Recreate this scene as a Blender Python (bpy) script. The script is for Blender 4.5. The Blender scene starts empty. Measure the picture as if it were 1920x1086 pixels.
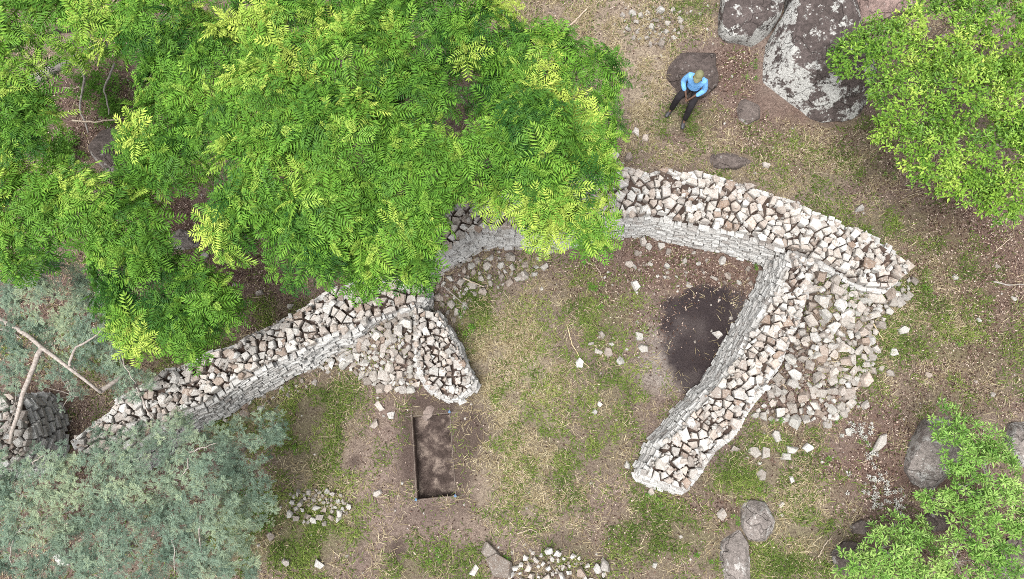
import bpy, bmesh, math, random
import numpy as np
from mathutils import Vector, Matrix

random.seed(11)
rng = np.random.default_rng(11)
SC = bpy.context.scene
COL = SC.collection
R = math.radians

# ------------------------------------------------------------------ camera, sky, sun, exposure
CAM_H, TILT, FPX = 17.0, R(14.0), 1300.0
cam = bpy.data.cameras.new('camera')
cam.sensor_width = 36.0
cam.sensor_fit = 'HORIZONTAL'
cam.lens = FPX / 1920.0 * 36.0
cam.clip_end = 3000
camo = bpy.data.objects.new('camera', cam)
camo.location = (0, 0, CAM_H)
camo.rotation_euler = (TILT, 0, 0)
COL.objects.link(camo)
SC.camera = camo

SUN_EL, SUN_AZ = R(70), R(215)
w = bpy.data.worlds.new('World')
SC.world = w
w.use_nodes = True
nt = w.node_tree
sky = nt.nodes.new('ShaderNodeTexSky')
sky.sky_type = 'NISHITA'
sky.sun_disc = False
sky.sun_elevation = SUN_EL
sky.sun_rotation = SUN_AZ
sky.air_density = 1.0
sky.dust_density = 6.0
sky.ozone_density = 0.4
hs = nt.nodes.new('ShaderNodeHueSaturation')
hs.inputs['Saturation'].default_value = 0.12
nt.links.new(sky.outputs[0], hs.inputs['Color'])
nt.links.new(hs.outputs[0], nt.nodes['Background'].inputs['Color'])
nt.nodes['Background'].inputs['Strength'].default_value = 0.15

sl = bpy.data.lights.new('sun', 'SUN')
sl.energy = 1.4
sl.angle = R(26)
sl.color = (1.0, 0.96, 0.9)
so = bpy.data.objects.new('sun', sl)
sd = Vector((math.sin(SUN_AZ) * math.cos(SUN_EL), math.cos(SUN_AZ) * math.cos(SUN_EL), math.sin(SUN_EL)))
so.rotation_euler = sd.to_track_quat('Z', 'Y').to_euler()
so.location = sd * 60
COL.objects.link(so)

SC.view_settings.view_transform = 'Standard'
SC.view_settings.look = 'None'
SC.view_settings.gamma = 1.0
SC.view_settings.use_curve_mapping = False
SC.view_settings.exposure = 0.8
SC.cycles.use_denoising = False
SC.cycles.filter_width = 0.9
SC.cycles.max_bounces = 6
SC.cycles.diffuse_bounces = 2
SC.cycles.transmission_bounces = 4

# ------------------------------------------------------------------ numeric helpers
def hash2(i, j, s):
    v = np.sin(i * 127.1 + j * 311.7 + s * 74.7) * 43758.5453
    return v - np.floor(v)

def vnoise(x, y, s=0):
    x = np.asarray(x, float); y = np.asarray(y, float)
    i = np.floor(x); j = np.floor(y)
    fx = x - i; fy = y - j
    fx = fx * fx * (3 - 2 * fx); fy = fy * fy * (3 - 2 * fy)
    a = hash2(i, j, s); b = hash2(i + 1, j, s); c = hash2(i, j + 1, s); d = hash2(i + 1, j + 1, s)
    return (a * (1 - fx) + b * fx) * (1 - fy) + (c * (1 - fx) + d * fx) * fy

def fbm(x, y, o=4, s=0):
    t = 0; a = 0.5; f = 1.0; n = 0
    for k in range(o):
        t = t + a * vnoise(np.asarray(x) * f, np.asarray(y) * f, s + k * 13); n += a
        a *= 0.5; f *= 2.03
    return t / n

def sstep(a, b, x):
    t = np.clip((x - a) / (b - a), 0, 1)
    return t * t * (3 - 2 * t)

def T0(x, y):
    x = np.asarray(x, float); y = np.asarray(y, float)
    z = 1.0 * sstep(3.0, 11.5, y) + 0.35 * sstep(11, 40, y)
    return z + 0.16 * (fbm(x * 0.35, y * 0.35, 3, 5) - 0.5) + 0.05 * (fbm(x * 1.6, y * 1.6, 3, 9) - 0.5)

MOUNDS = []          # x, y, rx, ry, h
def T(x, y):
    z = T0(x, y)
    for (mx, my, rx, ry, h) in MOUNDS:
        d = ((x - mx) / rx) ** 2 + ((y - my) / ry) ** 2
        z = z + h * np.exp(-d * 1.3)
    return z

cT, sT = math.cos(TILT), math.sin(TILT)
def ray(px, py):
    u = np.asarray(px, float) - 960.0
    v = 543.0 - np.asarray(py, float)
    return u, FPX * sT + v * cT, -FPX * cT + v * sT

def at(px, py, h=0.0, ground=T0):
    """point h metres above the terrain that lies on the sight line of a photograph pixel"""
    dx, dy, dz = ray(px, py)
    z = np.zeros_like(dx) + h
    for _ in range(8):
        t = (z - CAM_H) / dz
        z = ground(dx * t, dy * t) + h
    t = (z - CAM_H) / dz
    return np.stack([dx * t, dy * t, z], -1)

def at_abs(px, py, z):
    dx, dy, dz = ray(px, py)
    t = (z - CAM_H) / dz
    return np.stack([dx * t, dy * t, np.zeros_like(dx) + z], -1)

for (px, py, rx, ry, h) in [(1580, 600, 1.1, 1.5, .45), (1530, 700, 1.0, 1.0, .35), (745, 645, 1.15, 1.0, .95), (1535, 560, .75, 1.0, .45), (1495, 665, .6, .9, .35),
                            (870, 540, 1.2, .7, .15), (600, 950, .8, .5, .12), (1040, 1075, 1.6, .6, .15)]:
    p = at(px, py)
    MOUNDS.append((p[0], p[1], rx, ry, h))

# ------------------------------------------------------------------ object helpers
def link(o, parent=None):
    COL.objects.link(o)
    if parent is not None:
        o.parent = parent
    return o

def tag(o, label=None, cat=None, group=None, kind=None):
    if label: o['label'] = label
    if cat: o['category'] = cat
    if group: o['group'] = group
    if kind: o['kind'] = kind
    return o

def empty(name, loc, label, cat, group=None):
    o = bpy.data.objects.new(name, None)
    o.location = loc
    o.empty_display_size = 0.2
    link(o)
    return tag(o, label, cat, group)

def np_mesh(name, v, f, tint=None, col=None, smooth=False):
    """v (N,3), f (M,k) one face size"""
    v = np.ascontiguousarray(v, np.float32); f = np.ascontiguousarray(f, np.int32)
    me = bpy.data.meshes.new(name)
    k = f.shape[1]
    me.vertices.add(len(v)); me.vertices.foreach_set('co', v.ravel())
    me.loops.add(f.size); me.loops.foreach_set('vertex_index', f.ravel())
    me.polygons.add(len(f))
    me.polygons.foreach_set('loop_start', np.arange(0, f.size, k, dtype=np.int32))
    me.polygons.foreach_set('loop_total', np.full(len(f), k, np.int32))
    me.polygons.foreach_set('use_smooth', np.full(len(f), smooth, bool))
    if tint is not None:
        a = me.attributes.new('tint', 'FLOAT', 'POINT')
        a.data.foreach_set('value', np.ascontiguousarray(tint, np.float32))
    if col is not None:
        a = me.attributes.new('Col', 'FLOAT_COLOR', 'POINT')
        a.data.foreach_set('color', np.ascontiguousarray(col, np.float32).ravel())
    me.update(calc_edges=True)
    return me

def py_mesh(name, v, f, smooth=False):
    me = bpy.data.meshes.new(name)
    me.from_pydata([tuple(map(float, p)) for p in v], [], f)
    if smooth:
        me.polygons.foreach_set('use_smooth', np.full(len(me.polygons), True, bool))
    me.update()
    return me

def mobj(name, me, mat, parent=None, loc=None):
    o = bpy.data.objects.new(name, me)
    if mat is not None and len(me.materials) == 0:
        me.materials.append(mat)
    link(o, parent)
    if loc is not None:
        o.location = loc
    return o

def local(parent, p):
    return np.asarray(p, float) - np.array(parent.location)

def basis(n, spin):
    """(K,3) normals, (K,) spins -> (K,3,3) with columns x,y,z=n"""
    n = n / np.linalg.norm(n, axis=1, keepdims=True)
    a = np.where(np.abs(n[:, 2:3]) < 0.95, np.array([[0, 0, 1.0]]), np.array([[1.0, 0, 0]]))
    x = np.cross(a, n); x /= np.linalg.norm(x, axis=1, keepdims=True)
    y = np.cross(n, x)
    c = np.cos(spin)[:, None]; s = np.sin(spin)[:, None]
    return np.stack([x * c + y * s, -x * s + y * c, n], -1)

def instance(tv, tf, M, L, S, tint=None, ttint=None):
    """copies of template (tv,tf) with rotation M(K,3,3), place L(K,3), size S(K,)"""
    K = len(L); n = len(tv)
    v = np.einsum('kij,nj->kni', M, tv) * S[:, None, None] + L[:, None, :]
    f = tf[None] + (np.arange(K) * n)[:, None, None]
    out_t = None
    if tint is not None:
        out_t = np.repeat(tint, n)
        if ttint is not None:
            out_t = out_t + np.tile(ttint, K)
    return v.reshape(-1, 3), f.reshape(-1, tf.shape[1]), out_t

def merge(parts):
    vs, fs, ts = [], [], []
    n = 0
    for v, f, t in parts:
        vs.append(v); fs.append(f + n); n += len(v)
        ts.append(t if t is not None else np.zeros(len(v)))
    return np.concatenate(vs), np.concatenate(fs), np.concatenate(ts)

def tube(pts, rad, n=7, wob=0.0, cap=True):
    """tapered tube along a polyline -> verts, faces(list)"""
    pts = [Vector(p) for p in pts]
    v, f = [], []
    up = Vector((0.3, 0.2, 1)).normalized()
    for i, p in enumerate(pts):
        d = (pts[min(i + 1, len(pts) - 1)] - pts[max(i - 1, 0)]).normalized()
        a = d.cross(up)
        if a.length < 0.05:
            a = d.cross(Vector((1, 0, 0)))
        a.normalize(); b = d.cross(a)
        for k in range(n):
            t = 2 * math.pi * k / n
            rr = rad[i] * (1 + wob * random.uniform(-1, 1))
            v.append(p + (a * math.cos(t) + b * math.sin(t)) * rr)
    for i in range(len(pts) - 1):
        for k in range(n):
            f.append((i * n + k, i * n + (k + 1) % n, (i + 1) * n + (k + 1) % n, (i + 1) * n + k))
    if cap:
        f.append(tuple(reversed(range(n))))
        f.append(tuple((len(pts) - 1) * n + k for k in range(n)))
    return v, f

def limb_pts(a, b, n=6, bend=0.15, sag=0.0):
    a = np.array(a, float); b = np.array(b, float)
    L = np.linalg.norm(b - a)
    off = rng.normal(0, bend * L, 3); off[2] *= 0.5
    out = []
    for i in range(n + 1):
        t = i / n
        out.append(a + (b - a) * t + off * math.sin(math.pi * t) + rng.normal(0, 0.012 * L, 3) * (0 < i < n) + np.array([0, 0, sag * math.sin(math.pi * t)]))
    return out

def inpoly(x, y, poly):
    x = np.asarray(x, float); y = np.asarray(y, float)
    r = np.zeros(x.shape, bool); n = len(poly)
    for i in range(n):
        x1, y1 = poly[i][0], poly[i][1]; x2, y2 = poly[(i + 1) % n][0], poly[(i + 1) % n][1]
        c = ((y1 > y) != (y2 > y)) & (x < (x2 - x1) * (y - y1) / (y2 - y1 + 1e-12) + x1)
        r ^= c
    return r

def resample(pts, n):
    pts = np.asarray(pts, float)
    d = np.r_[0, np.cumsum(np.linalg.norm(np.diff(pts, axis=0), axis=1))]
    s = np.linspace(0, d[-1], n)
    return np.stack([np.interp(s, d, pts[:, k]) for k in range(pts.shape[1])], -1)

# ------------------------------------------------------------------ materials
class NB:
    def __init__(self, name):
        self.m = bpy.data.materials.new(name); self.m.use_nodes = True
        self.t = self.m.node_tree; self.t.nodes.clear()
        self.out = self.n('ShaderNodeOutputMaterial')
    def n(self, typ, **kw):
        nd = self.t.nodes.new(typ)
        for k, v in kw.items():
            setattr(nd, k, v)
        return nd
    def l(self, a, b): self.t.links.new(a, b)
    def setin(self, nd, key, v):
        if isinstance(v, bpy.types.NodeSocket): self.l(v, nd.inputs[key])
        else: nd.inputs[key].default_value = v
    def math(self, op, a, b=0.0, clamp=False):
        nd = self.n('ShaderNodeMath', operation=op, use_clamp=clamp)
        self.setin(nd, 0, a); self.setin(nd, 1, b)
        return nd.outputs[0]
    def ramp(self, fac, stops, interp='LINEAR'):
        nd = self.n('ShaderNodeValToRGB'); r = nd.color_ramp; r.interpolation = interp
        while len(r.elements) < len(stops): r.elements.new(0.5)
        for e, (p, c) in zip(r.elements, stops):
            e.position = p; e.color = (c[0], c[1], c[2], 1) if not isinstance(c, (int, float)) else (c, c, c, 1)
        self.l(fac, nd.inputs[0])
        return nd.outputs[0]
    def noise(self, vec, scale, detail=4, rough=0.55, dist=0.0):
        nd = self.n('ShaderNodeTexNoise')
        nd.inputs['Scale'].default_value = scale; nd.inputs['Detail'].default_value = detail
        nd.inputs['Roughness'].default_value = rough; nd.inputs['Distortion'].default_value = dist
        if vec is not None: self.l(vec, nd.inputs['Vector'])
        return nd.outputs[0]
    def mix(self, fac, a, b, mode='MIX'):
        nd = self.n('ShaderNodeMix', data_type='RGBA', blend_type=mode)
        self.setin(nd, 0, fac)
        for k, v in ((6, a), (7, b)):
            if isinstance(v, tuple): v = (v[0], v[1], v[2], 1)
            self.setin(nd, k, v)
        return nd.outputs[2]
    def bump(self, h, strength=0.4, dist=0.02):
        nd = self.n('ShaderNodeBump'); nd.inputs['Strength'].default_value = strength
        nd.inputs['Distance'].default_value = dist; self.l(h, nd.inputs['Height'])
        return nd.outputs[0]
    def pri(self, col, rough=0.9, normal=None, spec=0.25):
        p = self.n('ShaderNodeBsdfPrincipled')
        self.setin(p, 'Base Color', col if not isinstance(col, tuple) else (col[0], col[1], col[2], 1))
        self.setin(p, 'Roughness', rough)
        p.inputs['Specular IOR Level'].default_value = spec
        if normal is not None: self.l(normal, p.inputs['Normal'])
        self.l(p.outputs[0], self.out.inputs[0])
        return p

def rand_val(b):
    oi = b.n('ShaderNodeObjectInfo'); g = b.n('ShaderNodeNewGeometry')
    return b.math('FRACT', b.math('ADD', oi.outputs['Random'], b.math('MULTIPLY', g.outputs['Random Per Island'], 7.131)))

def off_coord(b, r):
    tc = b.n('ShaderNodeTexCoord')
    c = b.n('ShaderNodeCombineXYZ')
    b.l(b.math('MULTIPLY', r, 31.7), c.inputs[0]); b.l(b.math('MULTIPLY', r, 17.3), c.inputs[1]); b.l(b.math('MULTIPLY', r, 53.1), c.inputs[2])
    a = b.n('ShaderNodeVectorMath', operation='ADD')
    b.l(tc.outputs['Object'], a.inputs[0]); b.l(c.outputs[0], a.inputs[1])
    return a.outputs[0]

def stone_mat(name, stops, stain=0.45, stain_col=(0.16, 0.105, 0.075), lichen=0.35):
    b = NB(name)
    r = rand_val(b); vec = off_coord(b, r)
    base = b.ramp(r, stops, 'LINEAR')
    n1 = b.noise(vec, 5.0, 5, 0.6)
    n2 = b.noise(vec, 22.0, 4, 0.65)
    n3 = b.noise(vec, 70.0, 3, 0.6)
    c = b.mix(b.math('MULTIPLY', b.ramp(n1, [(0.5, 0.0), (0.68, 1.0)]), stain), base, stain_col)
    c = b.mix(b.math('MULTIPLY', b.ramp(n2, [(0.52, 0.0), (0.62, 1.0)]), lichen), c, (0.66, 0.66, 0.63))
    c = b.mix(b.math('MULTIPLY', b.ramp(n3, [(0.35, 1.0), (0.5, 0.0)]), 0.5), c, (0.12, 0.11, 0.10))
    h = b.math('ADD', b.math('MULTIPLY', n1, 0.8), b.math('MULTIPLY', n2, 0.5))
    b.pri(c, 0.92, b.bump(h, 0.7, 0.03), 0.15)
    return b.m

PALE = [(0.0, (.46, .445, .42)), (.10, (.58, .57, .55)), (.20, (.50, .47, .43)), (.30, (.37, .315, .275)), (.40, (.56, .55, .53)),
        (.49, (.25, .175, .13)), (.56, (.48, .44, .40)), (.66, (.36, .345, .325)), (.75, (.47, .395, .34)), (.84, (.60, .595, .575)), (.93, (.22, .17, .14)), (1.0, (.53, .515, .49))]
GREY = [(0.0, (.38, .37, .34)), (.2, (.47, .46, .43)), (.35, (.30, .27, .24)), (.5, (.41, .38, .345)), (.65, (.20, .165, .14)),
        (.78, (.43, .415, .39)), (.9, (.30, .24, .20)), (1.0, (.36, .345, .325))]
FACE = [(0.0, (.45, .45, .44)), (.25, (.53, .53, .52)), (.42, (.38, .37, .355)), (.6, (.49, .49, .48)), (.74, (.26, .24, .225)), (.86, (.46, .455, .445)), (1.0, (.50, .49, .475))]
CHIP = [(0.0, (.38, .345, .31)), (.3, (.47, .45, .42)), (.5, (.24, .185, .15)), (.7, (.42, .39, .355)), (.85, (.20, .15, .125)), (1.0, (.50, .48, .455))]
M_STONE = stone_mat('pale_wall_stone', PALE)
M_GREY = stone_mat('grey_rubble_stone', GREY, 0.5)
M_CHIP = stone_mat('brown_stone_chip', CHIP, 0.5, lichen=.15)
M_SHARD = stone_mat('dark_stone_shard', [(0.0, (.20, .15, .12)), (.35, (.30, .26, .22)), (.6, (.12, .085, .07)), (1.0, (.34, .30, .27))], 0.5, lichen=.1)
M_FACE = stone_mat('coursed_face_stone', FACE, 0.25, (0.22, .19, .17), 0.3)

def simple_mat(name, c1, c2, scale=8.0, rough=0.9, bump=0.4, spec=0.2):
    b = NB(name)
    tc = b.n('ShaderNodeTexCoord')
    n1 = b.noise(tc.outputs['Object'], scale, 6, 0.65)
    c = b.mix(b.ramp(n1, [(0.35, 0.0), (0.65, 1.0)]), c1, c2)
    b.pri(c, rough, b.bump(n1, bump, 0.02), spec)
    return b.m

M_CORE = simple_mat('earth_core', (.045, .032, .027), (.10, .072, .058), 10)
M_BARK_PALE = simple_mat('pale_bark', (.22, .19, .165), (.44, .39, .355), 22, 0.85)
M_BARK_DARK = simple_mat('brown_bark', (.10, .075, .055), (.21, .17, .135), 16)
M_BARK_GREY = simple_mat('grey_bark', (.20, .185, .17), (.36, .33, .30), 14)
M_TWIG = simple_mat('dry_twig', (.34, .27, .20), (.52, .45, .36), 20)
M_STRAW_STICK = simple_mat('straw_stick', (.48, .38, .22), (.58, .48, .31), 20)

def ground_mat():
    b = NB('ground_soil')
    tc = b.n('ShaderNodeTexCoord'); P = tc.outputs['Object']
    at_ = b.n('ShaderNodeAttribute', attribute_name='Col')
    k = lambda f_: b.math('MULTIPLY', at_.outputs['Alpha'], f_)
    n1 = b.noise(P, 3.0, 6, 0.7); n2 = b.noise(P, 16.0, 5, 0.7); n3 = b.noise(P, 60.0, 4, 0.7)
    c = b.mix(b.math('MULTIPLY', b.ramp(n1, [(0.46, 0.0), (0.62, 1.0)]), k(0.4)), at_.outputs['Color'], (.115, .085, .072))
    c = b.mix(b.math('MULTIPLY', b.ramp(n2, [(0.48, 0.0), (0.6, 1.0)]), k(0.6)), c, (.075, .05, .042))
    c = b.mix(b.math('MULTIPLY', b.ramp(n3, [(0.54, 0.0), (0.66, 1.0)]), k(0.6)), c, (.40, .33, .28))
    c = b.mix(b.math('MULTIPLY', b.ramp(n3, [(0.3, 1.0), (0.46, 0.0)]), 0.5), c, (.05, .037, .03))
    h = b.math('ADD', n2, b.math('MULTIPLY', n3, 0.6))
    b.pri(c, 0.97, b.bump(h, 0.9, 0.05), 0.1)
    return b.m
M_GROUND = ground_mat()

def soil_mat(name, dark, mid, pale, lo=0.42, hi=0.66, scale=2.6):
    b = NB(name)
    tc = b.n('ShaderNodeTexCoord'); P = tc.outputs['Object']
    n1 = b.noise(P, scale, 5, 0.65, 0.4); n2 = b.noise(P, 26.0, 5, 0.7)
    c = b.ramp(n1, [(0.3, dark), (lo, mid), (hi, pale)])
    c = b.mix(b.math('MULTIPLY', b.ramp(n2, [(0.3, 1.0), (0.5, 0.0)]), 0.6), c, tuple(x * .5 for x in dark))
    c = b.mix(b.math('MULTIPLY', b.ramp(n2, [(0.62, 0.0), (0.72, 1.0)]), 0.4), c, (.40, .35, .30))
    b.pri(c, 0.95, b.bump(n2, 0.8, 0.04), 0.1)
    return b.m
M_PITFLOOR = soil_mat('trench_floor_soil', (.036, .027, .023), (.078, .058, .051), (.25, .20, .168), .47, .65, 3.2)
M_PITWALL = soil_mat('trench_side_soil', (.06, .044, .037), (.085, .062, .052), (.12, .09, .075))
M_SLUMP = soil_mat('pale_loose_soil', (.15, .115, .10), (.22, .175, .155), (.28, .23, .205))

def rock_mat(name, dark, mid, lichen_amt, lichen_scale=2.2, lich=(.62, .63, .61), thr=0.56):
    b = NB(name)
    oi = b.n('ShaderNodeObjectInfo'); vec = off_coord(b, oi.outputs['Random'])
    n1 = b.noise(vec, 1.3, 6, 0.65); n2 = b.noise(vec, 9.0, 5, 0.7)
    n3 = b.noise(vec, lichen_scale, 8, 0.74, 0.0); n4 = b.noise(vec, 45, 4, 0.7)
    c = b.mix(b.ramp(n1, [(0.35, 0.0), (0.65, 1.0)]), dark, mid)
    c = b.mix(b.math('MULTIPLY', b.ramp(n2, [(0.4, 1.0), (0.55, 0.0)]), 0.5), c, tuple(x * .45 for x in dark))
    gn = b.n('ShaderNodeNewGeometry'); sx = b.n('ShaderNodeSeparateXYZ'); b.l(gn.outputs['True Normal'], sx.inputs[0])
    n3 = b.math('ADD', n3, b.math('MULTIPLY', b.ramp(sx.outputs[2], [(.45, 1.0), (.93, 0.0)]), .10))
    n3 = b.math('SUBTRACT', n3, .03)
    lf = b.math('MULTIPLY', b.ramp(n3, [(thr, 0.0), (thr + .035, 1.0)]), lichen_amt)
    lf2 = b.math('MULTIPLY', lf, b.ramp(n2, [(0.36, 0.0), (0.46, 1.0)]))
    c = b.mix(lf2, c, lich)
    vo = b.n('ShaderNodeTexVoronoi'); vo.inputs['Scale'].default_value = 6.5; b.l(vec, vo.inputs['Vector'])
    sp = b.math('MULTIPLY', b.ramp(vo.outputs['Distance'], [(0.13, 1.0), (0.19, 0.0)]), b.math('MULTIPLY', b.ramp(n1, [(.45, 0.0), (.55, 1.0)]), lichen_amt))
    c = b.mix(sp, c, lich)
    c = b.mix(b.math('MULTIPLY', b.ramp(n4, [(0.35, 1.0), (0.5, 0.0)]), 0.45), c, (.05, .045, .042))
    vm_ = b.n('ShaderNodeVectorMath', operation='ADD'); b.l(vec, vm_.inputs[0]); nn = b.n('ShaderNodeTexNoise'); nn.inputs['Scale'].default_value = 2.5; b.l(vec, nn.inputs['Vector'])
    b.l(nn.outputs['Color'], vm_.inputs[1])
    ve = b.n('ShaderNodeTexVoronoi', feature='DISTANCE_TO_EDGE'); ve.inputs['Scale'].default_value = .8; b.l(vm_.outputs[0], ve.inputs['Vector'])
    ck = b.ramp(ve.outputs['Distance'], [(0.004, 1.0), (0.016, 0.0)])
    c = b.mix(b.math('MULTIPLY', ck, .4), c, (.03, .025, .022))
    hgt = b.math('SUBTRACT', b.math('ADD', n2, b.math('MULTIPLY', n4, .4)), b.math('MULTIPLY', ck, .8))
    b.pri(c, 0.9, b.bump(hgt, 0.8, 0.05), 0.2)
    return b.m
M_ROCK = rock_mat('dark_lichen_granite', (.065, .052, .049), (.125, .10, .095), 0.9, 1.9, (.48, .48, .46), thr=0.525)
M_ROCK_PLAIN = rock_mat('brown_granite', (.115, .092, .083), (.20, .165, .15), 0.6, 2.6, (.42, .41, .39), thr=0.60)
M_ROCK_GREY = rock_mat('grey_granite', (.20, .175, .16), (.34, .30, .28), 0.7, 2.8, (.52, .51, .49), thr=0.55)
M_ROCK_PINK = rock_mat('pink_granite', (.20, .145, .13), (.36, .26, .235), 0.3, thr=0.6)
M_ROCK_DARK = rock_mat('dark_brown_granite', (.07, .054, .049), (.125, .10, .092), 0.35, 3.0, (.38, .36, .34), thr=0.66)

def leaf_mat(name, dark, mid, young, transl=0.35, rough=0.5, jitter=0.18, spec=0.3):
    b = NB(name)
    a = b.n('ShaderNodeAttribute', attribute_name='tint')
    oi = b.n('ShaderNodeObjectInfo')
    g = b.n('ShaderNodeNewGeometry')
    sep = b.n('ShaderNodeSeparateColor'); b.l(oi.outputs['Color'], sep.inputs[0])
    j = b.math('MULTIPLY', b.math('SUBTRACT', g.outputs['Random Per Island'], 0.5), jitter)
    f = b.math('ADD', b.math('ADD', a.outputs['Fac'], sep.outputs[0]), j, True)
    c = b.ramp(f, [(0.0, dark), (0.5, mid), (1.0, young)])
    p = b.n('ShaderNodeBsdfPrincipled'); b.l(c, p.inputs['Base Color']); p.inputs['Roughness'].default_value = rough
    p.inputs['Specular IOR Level'].default_value = spec
    tr = b.n('ShaderNodeBsdfTranslucent'); b.l(b.mix(0.5, c, mid, 'MIX'), tr.inputs[0])
    mx = b.n('ShaderNodeMixShader'); mx.inputs[0].default_value = transl
    b.l(p.outputs[0], mx.inputs[1]); b.l(tr.outputs[0], mx.inputs[2]); b.l(mx.outputs[0], b.out.inputs[0])
    return b.m
M_PINNATE = leaf_mat('pinnate_leaf', (.022, .082, .014), (.135, .295, .034), (.43, .54, .10), 0.10, 0.55, .18, .2)
M_BROAD = leaf_mat('small_bright_leaf', (.06, .15, .022), (.20, .36, .045), (.44, .55, .11), 0.15)
M_SHRUB = leaf_mat('shrub_leaf', (.07, .17, .03), (.20, .37, .075), (.40, .54, .17), 0.15)
M_ACACIA = leaf_mat('feathery_grey_leaf', (.085, .135, .10), (.205, .285, .215), (.36, .43, .27), 0.2, 0.7, 0.3, 0.1)
M_WEED = leaf_mat('weed_leaf', (.05, .13, .02), (.13, .29, .04), (.30, .42, .10))
M_GRASS = leaf_mat('green_grass', (.06, .10, .022), (.145, .21, .045), (.33, .37, .11), 0.25, 0.7, 0.35, 0.1)
M_STRAW = leaf_mat('dry_grass', (.17, .13, .075), (.36, .295, .175), (.60, .53, .36), 0.2, 0.8, 0.35, 0.1)
M_LITTER = leaf_mat('fallen_leaf', (.042, .024, .019), (.18, .112, .088), (.54, .44, .37), 0.1, 0.8, 0.9, 0.1)
M_PALELEAF = leaf_mat('pale_withered_leaf', (.30, .32, .27), (.52, .53, .49), (.68, .68, .66), 0.2, 0.8, 0.3, 0.1)

# ------------------------------------------------------------------ ground cover zones (centre and radii read off the photograph, kept in metres)
def zones(lst):
    out = []
    for (px, py, rx, ry, wt) in lst:
        p = at(px, py); a = at(px + rx, py); c = at(px, py - ry)
        out.append((p[0], p[1], abs(a[0] - p[0]), abs(c[1] - p[1]), wt))
    return out

def zone_w(zs, x, y, sd, ragged=0.9):
    n = fbm(x * 0.9, y * 0.9, 4, sd) - 0.5
    n2 = fbm(x * 3.1, y * 3.1, 3, sd + 3) - 0.5
    r = np.zeros_like(x)
    for (mx, my, rx, ry, wt) in zs:
        d = np.sqrt(((x - mx) / rx) ** 2 + ((y - my) / ry) ** 2)
        r = np.maximum(r, wt * np.clip(1.35 - d + ragged * n * 1.6 + ragged * n2 * 0.9, 0, 1))
    return np.clip(r, 0, 1)

Z_GREEN = zones([(1000, 800, 150, 230, .4), (1760, 600, 170, 170, .5), (1250, 1010, 240, 90, .6), (600, 830, 140, 110, .65), (1480, 1000, 120, 90, .5), (1130, 800, 90, 120, .5), (1500, 300, 180, 60, .4), (470, 770, 150, 55, .9), (590, 860, 110, 70, .5), (520, 1000, 170, 90, .95), (600, 740, 90, 30, .7), (1140, 570, 80, 75, .75), (885, 600, 35, 60, .9),
                 (1060, 850, 90, 110, .6), (1370, 905, 120, 45, .8), (1690, 545, 110, 80, .9), (1740, 640, 150, 70, .6), (1420, 1050, 130, 60, .8), (1230, 1000, 120, 80, .6),
                 (1640, 430, 140, 60, .6), (930, 730, 50, 30, .6), (1290, 230, 60, 25, .6), (1480, 290, 90, 40, .45), (520, 610, 60, 50, .7), (1560, 1050, 90, 50, .6),
                 (800, 1060, 120, 50, .55), (1620, 700, 60, 50, .5), (1300, 20, 40, 40, .6), (1600, 320, 90, 50, .4), (1470, 830, 70, 40, .5), (1650, 250, 80, 30, .5), (300, 650, 300, 60, .4)])
Z_STRAW = zones([(960, 680, 100, 170, .95), (930, 870, 100, 130, .7), (1020, 950, 90, 60, .5), (1190, 150, 70, 130, .95), (1100, 30, 200, 60, .7), (1500, 960, 90, 60, .6),
                 (1450, 340, 160, 40, .4), (1700, 640, 120, 160, .35), (640, 900, 80, 70, .4), (1300, 290, 120, 40, .4), (1560, 640, 60, 60, .3), (1580, 300, 160, 60, .4)])
Z_LITTER = zones([(1560, 260, 200, 70, .8), (1850, 520, 160, 200, .9), (1620, 780, 120, 60, .7), (1150, 520, 90, 70, .7), (1330, 505, 110, 50, .9), (1230, 590, 70, 50, .6), (1790, 560, 190, 170, .9), (1800, 700, 160, 80, .8), (1470, 260, 170, 70, .7), (1650, 300, 90, 60, .8), (1640, 870, 160, 110, .95), (1240, 500, 110, 70, .9), (1180, 470, 90, 40, .8),
                  (1385, 130, 40, 80, .95), (1340, 960, 90, 60, .5), (340, 400, 60, 90, .95), (450, 510, 90, 60, .8), (160, 230, 90, 110, .8), (1180, 1000, 90, 60, .45), (1480, 720, 120, 60, .5),
                  (1840, 440, 120, 60, .6), (230, 600, 250, 120, .6), (120, 900, 200, 200, .5), (1800, 950, 150, 150, .8), (1060, 20, 120, 50, .3)])
Z_DARK = zones([(800, 752, 40, 16, .9), (860, 880, 22, 50, .7), (765, 800, 16, 40, .8), (765, 880, 14, 36, .7), (815, 758, 55, 24, .8), (875, 810, 38, 70, .75), (768, 850, 26, 80, .7), (865, 900, 26, 60, .6), (665, 865, 16, 15, 1.0), (745, 1030, 16, 22, .9), (720, 855, 14, 10, .6), (815, 960, 70, 25, .4),
                (1000, 590, 30, 20, .3), (1040, 1010, 50, 25, .3), (880, 760, 22, 22, .6)])
Z_BARE = zones([(700, 850, 75, 60, .9), (820, 965, 110, 40, .8), (880, 900, 50, 80, .6), (1240, 650, 60, 70, .95), (1230, 590, 60, 40, .6), (1000, 1010, 110, 60, .6)])
Z_BEDROCK = zones([(1322, 590, 92, 58, 1.0), (1325, 645, 72, 56, 1.0), (1300, 695, 42, 42, 1.0)])
Z_PALEROCK = zones([(1238, 690, 45, 50, 1.0), (1222, 640, 30, 40, .8)])

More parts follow.
